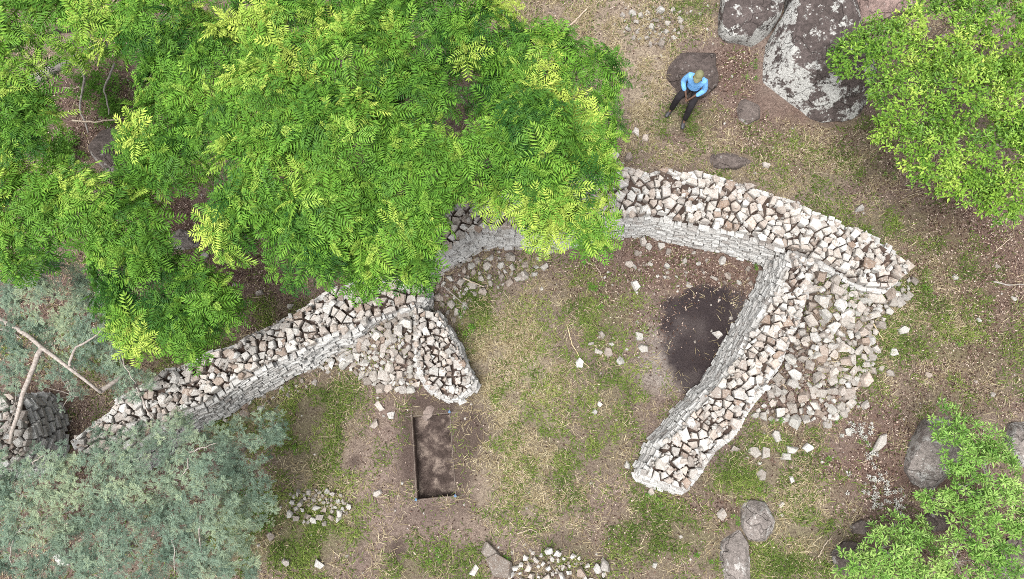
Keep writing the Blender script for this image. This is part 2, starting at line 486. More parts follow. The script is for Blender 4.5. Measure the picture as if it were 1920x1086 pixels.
def base_col(x, y):
    n = fbm(x * 0.6, y * 0.6, 4, 31)
    tan = np.array([.255, .20, .165]); red = np.array([.165, .118, .103])
    c = tan[None] * (1 - n[:, None]) + red[None] * n[:, None]
    n5 = np.clip((fbm(x * 2.1, y * 2.1, 4, 71) - .42) * 4, 0, 1)[:, None]
    def over(c, wgt, col, col2=None):
        k_ = np.array(col)[None] if col2 is None else np.array(col)[None] * (1 - n5) + np.array(col2)[None] * n5
        return c * (1 - wgt[:, None]) + k_ * wgt[:, None]
    c = over(c, zone_w(Z_LITTER, x, y, 41) * .9, (.14, .086, .069))
    c = over(c, zone_w(Z_STRAW, x, y, 43) * .85, (.38, .315, .23))
    c = over(c, zone_w(Z_GREEN, x, y, 47) * .85, (.135, .15, .05))
    c = over(c, zone_w(Z_BARE, x, y, 53) * .8, (.27, .205, .175))
    c = over(c, zone_w(Z_PALEROCK, x, y, 57, .5) * .9, (.30, .265, .24))
    c = over(c, np.clip(zone_w(Z_BEDROCK, x, y, 63, .7) * 4 - .5, 0, 1) * .97, (.034, .027, .03), (.072, .06, .06))
    c = over(c, np.clip(zone_w(Z_DARK, x, y, 59, .7) * 1.5, 0, 1) * .9, (.075, .054, .047))
    return c

# ------------------------------------------------------------------ excavation trench frame (the ground is laid out along it)
PC = at(np.array([774., 843., 852., 783.]), np.array([783., 775., 929., 936.]))
pit_c = PC.mean(0)
pit_ang = math.atan2((PC[0] - PC[3])[1], (PC[0] - PC[3])[0]) - math.pi / 2
PW = (np.linalg.norm(PC[1] - PC[0]) + np.linalg.norm(PC[2] - PC[3])) / 4
PL = (np.linalg.norm(PC[0] - PC[3]) + np.linalg.norm(PC[1] - PC[2])) / 4
ca, sa = math.cos(pit_ang), math.sin(pit_ang)
def pit_xy(u, v):
    return pit_c[0] + u * ca - v * sa, pit_c[1] + u * sa + v * ca

def lines(lo, hi, half, step):
    a = np.linspace(-half, half, max(3, int(round(2 * half / step)) + 1))
    b = np.arange(-half - step, lo, -step)[::-1]; c = np.arange(half + step, hi, step)
    far = np.array([1.2, 3, 7, 15, 35, 80, 180, 400.])
    return np.concatenate([b[0] - far[::-1], b, a, c, c[-1] + far])
gu = lines(-13, 19, PW, 0.09); gv = lines(-5, 15.5, PL, 0.09)
U, V = np.meshgrid(gu, gv)
gx, gy = pit_xy(U.ravel(), V.ravel())
gz = T(gx, gy)
gz += 0.035 * (fbm(gx * 4, gy * 4, 3, 77) - .5)
nu, nv = len(gu), len(gv)
ii, jj = np.meshgrid(np.arange(nu - 1), np.arange(nv - 1))
q = np.stack([jj * nu + ii, jj * nu + ii + 1, (jj + 1) * nu + ii + 1, (jj + 1) * nu + ii], -1).reshape(-1, 4)
um = (gu[:-1] + gu[1:]) / 2; vm = (gv[:-1] + gv[1:]) / 2
UM, VM = np.meshgrid(um, vm)
inside = ((np.abs(UM) < PW) & (np.abs(VM) < PL)).ravel()
gcol = np.c_[base_col(gx, gy), 1 - .85 * np.maximum(np.clip(zone_w(Z_BEDROCK, gx, gy, 63, .55) * 2.4, 0, 1), .7 * zone_w(Z_DARK, gx, gy, 59, .7))]
ground = mobj('ground', np_mesh('ground', np.c_[gx, gy, gz], q[~inside], col=gcol, smooth=True), M_GROUND)
tag(ground, 'hillside ground of dry soil, thin grass and leaf litter', 'ground', kind='structure')

def gtop(u, v):
    x, y = pit_xy(np.asarray(u, float), np.asarray(v, float))
    return T(x, y) + 0.035 * (fbm(x * 4, y * 4, 3, 77) - .5)

PIT_D = 0.34
trench = empty('excavation_trench', (pit_c[0], pit_c[1], float(T(pit_c[0], pit_c[1])) - PIT_D), 'rectangular excavation trench cut into the dark soil in the lower middle', 'trench')
trench['kind'] = 'structure'
# floor
n1, n2 = 22, 44
fu = np.linspace(-PW - .02, PW + .02, n1); fv = np.linspace(-PL - .02, PL + .02, n2)
FU, FV = np.meshgrid(fu, fv); FU = FU.ravel(); FV = FV.ravel()
fx, fy = pit_xy(FU, FV)
fz = float(T(pit_c[0], pit_c[1])) - PIT_D + 0.07 * (fbm(fx * 3, fy * 3, 4, 3) - .5)
fz += 0.11 * (FV > PL * 0.55) - 0.06 * np.exp(-(((FU + PW * .45) / .13) ** 2 + ((FV - .12) / .16) ** 2))
fz += 0.05 * np.exp(-(((FU - .02) / .2) ** 2 + ((FV + PL * .62) / .16) ** 2))
qq = np.array([[j * n1 + i, j * n1 + i + 1, (j + 1) * n1 + i + 1, (j + 1) * n1 + i] for j in range(n2 - 1) for i in range(n1 - 1)])
mobj('trench_floor', np_mesh('trench_floor', local(trench, np.c_[fx, fy, fz]), qq, smooth=True), M_PITFLOOR, trench)
def pit_side(u0, v0, u1, v1):
    n = 24; m = 6
    t = np.linspace(0, 1, n)
    uu = u0 + (u1 - u0) * t; vv = v0 + (v1 - v0) * t
    top = gtop(uu, vv)
    V_ = []
    for k in range(m):
        s = k / (m - 1)
        w_ = 0.025 * (vnoise(t * 9 + k * 3.1, t * 0 + k, 4) - .3) * (0 < s)
        cx = uu * (1 - w_ / PW); cy = vv * (1 - w_ / PL)
        x, y = pit_xy(cx, cy)
        V_.append(np.c_[x, y, top * (1 - s) + (pit_c[2] * 0 + float(T(pit_c[0], pit_c[1])) - PIT_D - .08) * s])
    F_ = np.array([[k * n + i, k * n + i + 1, (k + 1) * n + i + 1, (k + 1) * n + i] for k in range(m - 1) for i in range(n - 1)])
    mobj('trench_side', np_mesh('trench_side', local(trench, np.concatenate(V_)), F_), M_PITWALL, trench)
for a_ in [(-PW, PL, PW, PL), (PW, PL, PW, -PL), (PW, -PL, -PW, -PL), (-PW, -PL, -PW, PL)]:
    pit_side(*a_)

# ------------------------------------------------------------------ stones
EXCL = []       # plan outlines where nothing grows
def hull_mesh(name, dims, seed, extra=3):
    r = random.Random(seed)
    bm = bmesh.new()
    m = r.choice((4, 4, 4, 5, 5)); a0 = r.uniform(0, 6.28)
    ang = [a0 + 2 * math.pi * (k + r.uniform(-.28, .28)) / m for k in range(m)]
    rad = [r.uniform(.36, .54) for _ in range(m)]
    ox, oy = r.uniform(-.08, .08), r.uniform(-.08, .08); sc = r.uniform(.68, .95); tx, ty = r.uniform(-.22, .22), r.uniform(-.22, .22)
    for a, q_ in zip(ang, rad):
        x, y = math.cos(a) * q_ * dims[0], math.sin(a) * q_ * dims[1]
        bm.verts.new((x, y, -dims[2] * .5 + r.uniform(0, .06)))
        bm.verts.new((x * 1.04, y * 1.04, r.uniform(-.1, .15) * dims[2]))
        x, y = x * sc * r.uniform(.9, 1.05) + ox, y * sc * r.uniform(.9, 1.05) + oy
        bm.verts.new((x, y, dims[2] * .5 + x * tx + y * ty))
    res = bmesh.ops.convex_hull(bm, input=bm.verts)
    bad = [e for e in set(res['geom_interior'] + res['geom_unused']) if isinstance(e, bmesh.types.BMVert)]
    bmesh.ops.delete(bm, geom=bad, context='VERTS')
    bmesh.ops.dissolve_limit(bm, angle_limit=R(7), verts=bm.verts, edges=bm.edges)
    bmesh.ops.bevel(bm, geom=list(bm.edges), offset=min(dims) * .03, segments=1, affect='EDGES', clamp_overlap=True)
    me = bpy.data.meshes.new(name); bm.to_mesh(me); bm.free()
    return me

HV = []
for k in range(30):
    rr = random.Random(900 + k)
    HV.append(((1.0, rr.uniform(.62, 1.0), rr.uniform(.28, .55)), 900 + k))
HULL_P = [hull_mesh('stone', d, s) for d, s in HV]
HULL_G = [m.copy() for m in HULL_P]; HULL_M = HULL_P[::2] + HULL_G[1::2] + HULL_G[::3]
for m in HULL_P: m.materials.append(M_STONE)
for m in HULL_G: m.materials.append(M_GREY)

def put_stone(parent, p, size, tilt=15, meshes=HULL_P, name='stone'):
    o = bpy.data.objects.new(name, random.choice(meshes))
    link(o, parent)
    o.location = local(parent, p) if parent is not None else p
    o.rotation_euler = (R(random.gauss(0, tilt)), R(random.gauss(0, tilt)), random.uniform(0, 6.28))
    s = size * random.uniform(.9, 1.1)
    o.scale = (s, s, s * random.uniform(.85, 1.15))
    return o

def clip(poly, nx, ny, c):
    out = []
    n = len(poly)
    for i in range(n):
        a = poly[i]; b_ = poly[(i + 1) % n]
        da = a[0] * nx + a[1] * ny - c; db = b_[0] * nx + b_[1] * ny - c
        if da <= 0: out.append(a)
        if da * db < 0:
            t = da / (da - db); out.append((a[0] + (b_[0] - a[0]) * t, a[1] + (b_[1] - a[1]) * t))
    return out

def cells(seeds, wts, outline, rad):
    """power-diagram cells of the seeds, trimmed by the nearest outline edges (seeds lie inside)"""
    res = []
    S = np.asarray(seeds); W = np.asarray(wts)
    E = []
    m = len(outline)
    for i in range(m):
        a = np.array(outline[i]); b_ = np.array(outline[(i + 1) % m])
        d = b_ - a; L = np.linalg.norm(d)
        if L > 1e-6: E.append((a, d / L, L))
    area = sum(outline[i][0] * outline[(i + 1) % m][1] - outline[(i + 1) % m][0] * outline[i][1] for i in range(m))
    sg = 1 if area > 0 else -1
    for i, p in enumerate(S):
        poly = [(p[0] - rad, p[1] - rad), (p[0] + rad, p[1] - rad), (p[0] + rad, p[1] + rad), (p[0] - rad, p[1] + rad)]
        d = S - p; dd = (d ** 2).sum(1)
        for j in np.argsort(dd)[1:18]:
            L = math.sqrt(dd[j])
            if L > rad * 2.2: break
            nx, ny = d[j] / L
            c = (S[j] @ S[j] - p @ p - (W[j] - W[i])) / 2 / L
            poly = clip(poly, nx, ny, c)
            if len(poly) < 3: break
        for (a, t, L) in E:
            s = np.clip((p - a) @ t, 0, L); qn = a + t * s
            if np.linalg.norm(p - qn) < rad * 1.3:
                nx, ny = (t[1] * sg, -t[0] * sg)
                if (p - a) @ np.array([nx, ny]) < 0:
                    poly = clip(poly, nx, ny, a[0] * nx + a[1] * ny + random.uniform(-.03, .07))
                    if len(poly) < 3: break
        res.append(poly if len(poly) >= 3 else None)
    return res

def cell_stone(poly, top, depth, gap=0.012, tilt=12, bev=0.03):
    """an angular stone grown from a plan outline: chamfered, tilted top"""
    P = np.array(poly)
    thr = max(.035, .62 * np.linalg.norm(P - P.mean(0), axis=1).mean())
    keep = [0]
    for k in range(1, len(P)):
        if np.linalg.norm(P[k] - P[keep[-1]]) > thr: keep.append(k)
    if len(keep) > 3 and np.linalg.norm(P[keep[0]] - P[keep[-1]]) < thr: keep.pop()
    P = P[keep]
    if len(P) < 3: return None
    want = random.choice((4, 4, 5, 5, 5, 6))
    while len(P) > want:        # knock off the corner that costs least
        pr = np.roll(P, 1, 0); nx_ = np.roll(P, -1, 0)
        ar = np.abs((P[:, 0] - pr[:, 0]) * (nx_[:, 1] - pr[:, 1]) - (P[:, 1] - pr[:, 1]) * (nx_[:, 0] - pr[:, 0]))
        P = np.delete(P, np.argmin(ar * rng.uniform(.6, 1.4, len(ar))), 0)
    P = P.mean(0) + (P - P.mean(0)) * 1.01
    c = P.mean(0); n = len(P)
    D = P - c; L = np.linalg.norm(D, axis=1, keepdims=True)
    mean = L.mean()
    if mean < 0.045: return None
    P1 = c + D * np.clip((L - gap) / L, .5, 1) * rng.uniform(.84, 1.04, (n, 1))
    D1 = P1 - c
    gx_, gy_ = math.tan(R(random.gauss(0, tilt))), math.tan(R(random.gauss(0, tilt)))
    b_ = bev * random.uniform(.2, 1.0)
    r1 = np.c_[P1, top - b_ * rng.uniform(.8, 2.0, n) + (D1 @ np.array([gx_, gy_]))]
    P2 = c + D1 * np.clip(1 - b_ / np.linalg.norm(D1, axis=1, keepdims=True), .55, .95) * rng.uniform(.93, 1.02, (n, 1))
    r2 = np.c_[P2, top + ((P2 - c) @ np.array([gx_, gy_])) + rng.normal(0, .006, n)]
    r0 = np.c_[c + D1 * .86, np.full(n, top - depth)]
    ctr = np.array([[c[0] + rng.normal(0, .1 * mean), c[1] + rng.normal(0, .1 * mean), top + random.uniform(-.004, .008)]])
    v = np.concatenate([r0, r1, r2, ctr])
    f = []
    for k in range(n):
        k2 = (k + 1) % n
        f.append((k, k2, n + k2, n + k)); f.append((n + k, n + k2, 2 * n + k2, 2 * n + k))
        f.append((2 * n + k, 2 * n + k2, 3 * n))
    return v, f, np.array([c[0], c[1], top])

def poisson(n_try, sampler, dist, maxn=10 ** 6):
    P = sampler(n_try); A = np.zeros((n_try, 2)); D = np.zeros(n_try); n = 0
    for p in P:
        d = dist()
        if n and (((A[:n] - p) ** 2).sum(1) < (0.5 * (D[:n] + d)) ** 2).any(): continue
        A[n] = p; D[n] = d; n += 1
        if n >= maxn: break
    return A[:n], D[:n]

def wall(name, label, left, right, h, stone=0.25, batter=0.12, faces=True, extra=.7, course=0.07, face_parts=False, top_jit=0.05, maxparts=290, seed=1, face_loop=None, mat_face=None, stone_meshes=None, length=(.09, .29)):
    """dry-stone wall; left/right: photograph outline of its top edges, h: height along it"""
    random.seed(seed)
    n = 60
    Lp = resample(left, n); Rp = resample(right, n)
    hh = np.interp(np.linspace(0, 1, n), np.linspace(0, 1, len(h)), h)
    Lw = np.array([at(a[0], a[1], k) for a, k in zip(Lp, hh)]); Rw = np.array([at(a[0], a[1], k) for a, k in zip(Rp, hh)])
    ac = Rw - Lw; ac[:, 2] = 0; ac /= np.linalg.norm(ac, axis=1, keepdims=True)
    Lw = Lw + ac * (.26 * (fbm(Lw[:, 0] * 2.2, Lw[:, 1] * 2.2, 3, seed) - .5))[:, None]; Rw = Rw + ac * (.22 * (fbm(Rw[:, 0] * 2.2 + 7, Rw[:, 1] * 2.2, 3, seed) - .5))[:, None]
    mid = (Lw + Rw) / 2
    root = empty(name, (mid[n // 2][0], mid[n // 2][1], float(T0(mid[n // 2][0], mid[n // 2][1]))), label, 'wall')
    root['kind'] = 'thing'
    outline = [tuple(p[:2]) for p in Lw] + [tuple(p[:2]) for p in Rw[::-1]]
    EXCL.append(outline)
    M2 = mid[:, :2]
    def ztop(p):
        return mid[np.argmin(((M2 - p) ** 2).sum(1)), 2]
    # --- top stones
    lo = np.min(outline, axis=0); hi = np.max(outline, axis=0)
    def samp(k):
        out = np.zeros((0, 2))
        while len(out) < k:
            p = rng.uniform(lo, hi, (k * 3, 2))
            out = np.concatenate([out, p[inpoly(p[:, 0], p[:, 1], outline)]])
        return out[:k]
    pts, ds = poisson(7000, samp, lambda: stone * random.choice((.5, .65, .8, .95, 1.05, 1.25)))
    cs = cells(pts, (ds * .5) ** 2 * 1.0, outline, stone * 1.5)
    made = 0
    fill_v, fill_f = [], []
    order = list(range(len(pts)))
    for i in order:
        if cs[i] is None: continue
        tz = ztop(pts[i]) + random.gauss(0, top_jit) - (0.12 if random.random() < .10 else 0)
        r = cell_stone(cs[i], tz, .24, gap=random.uniform(.003, .02), tilt=10)
        if r is None: continue
        v, f, c = r
        if made < maxparts * .55:
            me = py_mesh('stone', v - c, f)
            mobj('stone', me, M_STONE, root, local(root, c)); made += 1
        else:
            fill_f += [tuple(a + len(fill_v) for a in ff) for ff in f]; fill_v += list(v)
    nx = int(len(pts) * extra); xp = samp(max(nx, 1))
    for k in range(nx):
        if made >= maxparts: break
        p = xp[k]; s = stone * random.choice((.45, .6, .75, .9, 1.05, 1.2))
        put_stone(root, (p[0], p[1], ztop(p) + s * .07), s, 15, stone_meshes or HULL_P); made += 1
    # --- small chips packed between the stones
    cp = samp(int(len(pts) * 2.2)); hv, hf = [], []
    for p in cp:
        s = stone * random.uniform(.18, .42); z0 = ztop(p) - random.uniform(.0, .07); a0 = random.uniform(0, 6.28)
        ring = [(p[0] + s * .5 * random.uniform(.7, 1.1) * math.cos(a0 + k * 1.257), p[1] + s * .5 * random.uniform(.7, 1.1) * math.sin(a0 + k * 1.257)) for k in range(5)]
        b0_ = len(hv); dz = random.uniform(.3, .7) * s; tx, ty = random.gauss(0, .35), random.gauss(0, .35)
        hv += [(x, y, z0 - s * .4) for x, y in ring] + [(p[0] + (x - p[0]) * .75, p[1] + (y - p[1]) * .75, z0 + dz * .5 + (x - p[0]) * tx + (y - p[1]) * ty) for x, y in ring]
        hf += [(b0_ + k, b0_ + (k + 1) % 5, b0_ + 5 + (k + 1) % 5, b0_ + 5 + k) for k in range(5)] + [tuple(b0_ + 5 + k for k in range(5))]
    o = mobj('stone_chips', py_mesh('stone_chips', local(root, np.array(hv)), hf), M_CHIP, root); o['kind'] = 'stuff'
    # --- earth core under the stones
    cv, cf = [], []
    for i in range(n):
        d = Rw[i] - Lw[i]; d = d / (np.linalg.norm(d) + 1e-9)
        a = Lw[i] + d * .10; b_ = Rw[i] - d * .10
        g = float(T0(mid[i][0], mid[i][1])) - .25
        bt = batter * hh[i]
        cv += [(a[0] - d[0] * bt, a[1] - d[1] * bt, g), (a[0], a[1], a[2] - .16), (b_[0], b_[1], b_[2] - .16), (b_[0] + d[0] * bt, b_[1] + d[1] * bt, g)]
    for i in range(n - 1):
        for k in range(3):
            cf.append((i * 4 + k, i * 4 + k + 1, (i + 1) * 4 + k + 1, (i + 1) * 4 + k))
    cf.append((0, 1, 2, 3)); cf.append(tuple((n - 1) * 4 + k for k in (3, 2, 1, 0)))
    cv = [tuple(local(root, p)) for p in cv]
    mobj('core', py_mesh('core', cv, cf), M_CORE, root)
    # --- coursed faces all round
    loop = np.concatenate([Lw, Rw[::-1]]); hl = np.concatenate([hh, hh[::-1]])
    loop = np.concatenate([loop, loop[:1]]); hl = np.r_[hl, hl[:1]]
    seg = np.linalg.norm(np.diff(loop[:, :2], axis=0), axis=1); ss = np.r_[0, np.cumsum(seg)]
    Ltot = ss[-1]
    sg = 1 if sum(outline[i][0] * outline[(i + 1) % len(outline)][1] - outline[(i + 1) % len(outline)][0] * outline[i][1] for i in range(len(outline))) > 0 else -1
    NT = int(Ltot / .03) + 2
    sq = np.linspace(0, Ltot, NT)
    tp = np.stack([np.interp(sq, ss, loop[:, k]) for k in range(3)], -1); th = np.interp(sq, ss, hl)
    tt = np.stack([np.interp((sq + .12) % Ltot, ss, loop[:, k]) - np.interp((sq - .12) % Ltot, ss, loop[:, k]) for k in range(2)], -1)
    tt /= np.linalg.norm(tt, axis=1, keepdims=True) + 1e-9
    def F(s):
        i = int((s % Ltot) / Ltot * (NT - 1)); t = tt[i]
        return tp[i], t, np.array([t[1], -t[0]]) * sg, th[i]
    bv, bf = [], []
    singles = []
    maxh = max(h) + .2
    z = 0.16
    while z < maxh:
        ch = course * random.uniform(.75, 1.25)
        s = random.uniform(0, .2)
        while s < Ltot:
            ln = random.uniform(*length)
            p, t, nn, hk = F(s + ln / 2)
            if z < hk + .15 and random.random() > (.09 if z > .3 else .28):
                zz = p[2] - z - ch / 2 + random.gauss(0, .014)
                off = batter * z + random.uniform(-.03, .03) - .07
                base = np.array([p[0] + nn[0] * off, p[1] + nn[1] * off, zz])
                hw = ln / 2 - random.uniform(.002, .016); hz = ch / 2 - random.uniform(.001, .013); dp = .11
                vs = []
                for a_ in (-1, 1):
                    for b2 in (-1, 1):
                        for c2 in (-1, 1):
                            q3 = base + np.array([t[0] * a_ * hw * random.uniform(.88, 1), t[1] * a_ * hw * random.uniform(.88, 1), c2 * hz * random.uniform(.75, 1)])
                            q3[:2] += nn * (dp * b2 - (random.uniform(0, .035) if b2 > 0 else 0))
                            vs.append(q3)
                fs = [(0, 1, 3, 2), (4, 6, 7, 5), (2, 3, 7, 6), (1, 5, 7, 3), (0, 2, 6, 4)]
                if face_parts and len(singles) < 180 and nn @ (np.array([0, 0]) - base[:2]) > 0:
                    singles.append((vs, fs, base))
                else:
                    bf += [tuple(k + len(bv) for k in q_) for q_ in fs]; bv += vs
            s += ln
        z += ch
    if bv:
        o = mobj('face_stones', py_mesh('face_stones', local(root, np.array(bv)), bf), mat_face or M_FACE, root)
        o['kind'] = 'stuff'
    for vs, fs, base in singles:
        mobj('face_stone', py_mesh('face_stone', np.array(vs) - base, fs), mat_face or M_GREY, root, local(root, base))
    if fill_v:
        o = mobj('rubble_fill', py_mesh('rubble_fill', local(root, np.array(fill_v)), fill_f), M_STONE, root); o['kind'] = 'stuff'
    return root

wall('dry_stone_wall', 'long curved dry-stone wall arching from under the big tree to the right',
     [(1715, 500), (1690, 470), (1640, 440), (1560, 402), (1480, 372), (1400, 343), (1330, 324), (1270, 316), (1200, 315), (1150, 320), (1080, 326), (1000, 345), (930, 365), (870, 378), (800, 412), (745, 450)],
     [(1660, 545), (1610, 530), (1540, 489), (1497, 472), (1447, 458), (1373, 433), (1280, 411), (1223, 403), (1160, 407), (1100, 424), (1030, 432), (960, 428), (905, 429), (850, 455), (803, 482), (780, 500)],
     [.7, 1.0, 1.2, 1.28, 1.3, 1.3, 1.3, 1.3, 1.3, 1.3, 1.3], seed=3, stone=.225, batter=.08)
wall('dry_stone_wall', 'straight dry-stone wall running diagonally down from the curved wall to a rounded end',
     [(1484, 474), (1464, 526), (1438, 578), (1409, 630), (1378, 679), (1345, 722), (1308, 762), (1273, 800), (1245, 836), (1224, 868), (1212, 892)],
     [(1532, 488), (1516, 550), (1496, 610), (1470, 670), (1438, 728), (1405, 774), (1380, 806), (1350, 835), (1325, 872), (1310, 895), (1293, 918)],
     [1.5, 1.5, 1.45, 1.4, 1.3, 1.2, 1.0], seed=5, stone=.235, batter=.16)
wall('dry_stone_wall', 'long dry-stone wall descending to the left between the big tree and feathery bush',
     [(125, 832), (215, 754), (300, 702), (400, 657), (480, 622), (560, 582), (620, 547), (680, 527), (740, 515), (790, 510)],
     [(225, 868), (290, 808), (333, 778), (417, 734), (447, 715), (520, 672), (600, 640), (645, 622), (720, 592), (800, 560)],
     [1.3, 1.45, 1.5, 1.5, 1.5, 1.4, 1.2, 1.0], seed=7, stone=.22)
wall('dry_stone_wall', 'short stub of dry-stone wall with a rounded end above the trench',
     [(770, 575), (772, 625), (776, 665), (784, 700), (804, 728), (832, 746)],
     [(822, 588), (838, 612), (856, 645), (870, 680), (886, 718), (862, 746)],
     [1.0, .95, .88, .8, .6], seed=9, stone=.2, batter=.1)
wall('dry_stone_wall', 'round dry-stone bastion with clear thin courses at the left edge',
     [(-70, 752), (-80, 790), (-80, 830), (-70, 865), (-50, 890)],
     [(22, 742), (40, 762), (52, 790), (56, 820), (48, 848), (28, 872)],
     [1.25, 1.3, 1.3, 1.3], seed=12, stone=.24, batter=.12, face_parts=True, course=.1, length=(.16, .4), mat_face=M_FACE)

# ------------------------------------------------------------------ rubble heaps (a heap is a thing, each stone a part)
def rubble(label, poly, size, count, tilt=28, meshes=HULL_G, lift=.10, spacing=.62, seed=1):
    random.seed(seed)
    P = np.array(poly, float); c = P.mean(0)
    cw = at(c[0], c[1], 0, T)
    root = empty('rubble_heap', cw, label, 'rubble')
    lo = P.min(0); hi = P.max(0)
    def samp(k):
        p = rng.uniform(lo, hi, (k * 4, 2))
        p = p[inpoly(p[:, 0], p[:, 1], poly)][:k]
        return at(p[:, 0], p[:, 1], 0, T)[:, :2]
    sz = lambda: size * random.choice((.5, .7, .85, 1, 1, 1.2)) * spacing
    pts, ds = poisson(count * 14, samp, sz, count)
    for p, d in zip(pts, ds):
        s = d / spacing
        put_stone(root, (p[0], p[1], float(T(p[0], p[1])) + s * random.uniform(.02, .22) + random.uniform(0, lift)), s, tilt, meshes)
    cp = samp(int(len(pts) * 2.0)); cz_ = T(cp[:, 0], cp[:, 1]); hv, hf = [], []
    for p, z0 in zip(cp, cz_):
        s = size * random.uniform(.15, .4); a0 = random.uniform(0, 6.28); z0 = z0 + random.uniform(0, .06)
        ring = [(p[0] + s * .5 * random.uniform(.7, 1.1) * math.cos(a0 + k * 1.257), p[1] + s * .5 * random.uniform(.7, 1.1) * math.sin(a0 + k * 1.257)) for k in range(5)]
        b0_ = len(hv); dz = random.uniform(.3, .7) * s; tx, ty = random.gauss(0, .35), random.gauss(0, .35)
        hv += [(x, y, z0 - s * .4) for x, y in ring] + [(p[0] + (x - p[0]) * .75, p[1] + (y - p[1]) * .75, z0 + dz * .5 + (x - p[0]) * tx + (y - p[1]) * ty) for x, y in ring]
        hf += [(b0_ + k, b0_ + (k + 1) % 5, b0_ + 5 + (k + 1) % 5, b0_ + 5 + k) for k in range(5)] + [tuple(b0_ + 5 + k for k in range(5))]
    o = mobj('stone_chips', py_mesh('stone_chips', local(root, np.array(hv)), hf), M_SHARD, root); o['kind'] = 'stuff'
    return root

rubble('wide spill of grey rubble outside the junction of the two right-hand walls',
       [(1512, 500), (1560, 520), (1610, 545), (1690, 530), (1715, 520), (1700, 560), (1660, 590), (1630, 640), (1560, 655), (1480, 690), (1440, 740), (1470, 680), (1495, 620), (1515, 560)], .37, 295, meshes=HULL_M, seed=31, spacing=.55, lift=.10)
rubble('lower tail of brownish rubble spreading right of the diagonal wall',
       [(1475, 690), (1560, 655), (1630, 640), (1640, 690), (1610, 735), (1580, 780), (1520, 790), (1450, 790), (1410, 785), (1440, 745)], .34, 170, meshes=HULL_M, seed=33, spacing=.58, lift=.05)
rubble('steep tumble of grey rubble below the gap in the left wall',
       [(645, 630), (700, 604), (785, 580), (805, 640), (812, 708), (770, 735), (720, 735), (690, 715), (650, 690), (610, 690), (585, 695), (610, 660)], .31, 295, meshes=HULL_M, seed=35, lift=.12, spacing=.52)
rubble('loose jumble of stones and dark soil below the curved wall near the big tree',
       [(815, 515), (880, 480), (935, 470), (985, 490), (1010, 505), (985, 528), (930, 540), (890, 560), (860, 600), (835, 600), (800, 575), (800, 540)], .25, 80, seed=37, spacing=.85, lift=.03)
rubble('small low heap of grey stones left of the trench',
       [(540, 925), (590, 918), (640, 925), (660, 950), (640, 978), (580, 985), (545, 965)], .21, 55, seed=39, spacing=.75)
rubble('heap of pale stones cut off by the bottom edge of the picture',
       [(985, 1040), (1040, 1030), (1090, 1045), (1135, 1070), (1140, 1100), (1000, 1110), (940, 1090)], .24, 60, seed=41, meshes=HULL_P, spacing=.8)
rubble('scatter of small pale stones among straw at the top, above the seated person',
       [(1165, 30), (1230, 10), (1290, 25), (1285, 60), (1240, 90), (1190, 80)], .22, 45, seed=43, spacing=1.0, lift=0)
rubble('line of stones half buried along the wall foot at lower left',
       [(540, 690), (620, 680), (640, 700), (560, 735), (470, 775), (420, 790), (440, 760)], .2, 28, seed=45, spacing=1.3, lift=0)
rubble('stones strewn inside the walled corner between the two right-hand walls',
       [(1190, 450), (1290, 465), (1400, 500), (1425, 525), (1390, 540), (1310, 530), (1290, 545), (1230, 520), (1180, 500)], .24, 34, seed=47, spacing=1.5, lift=0)

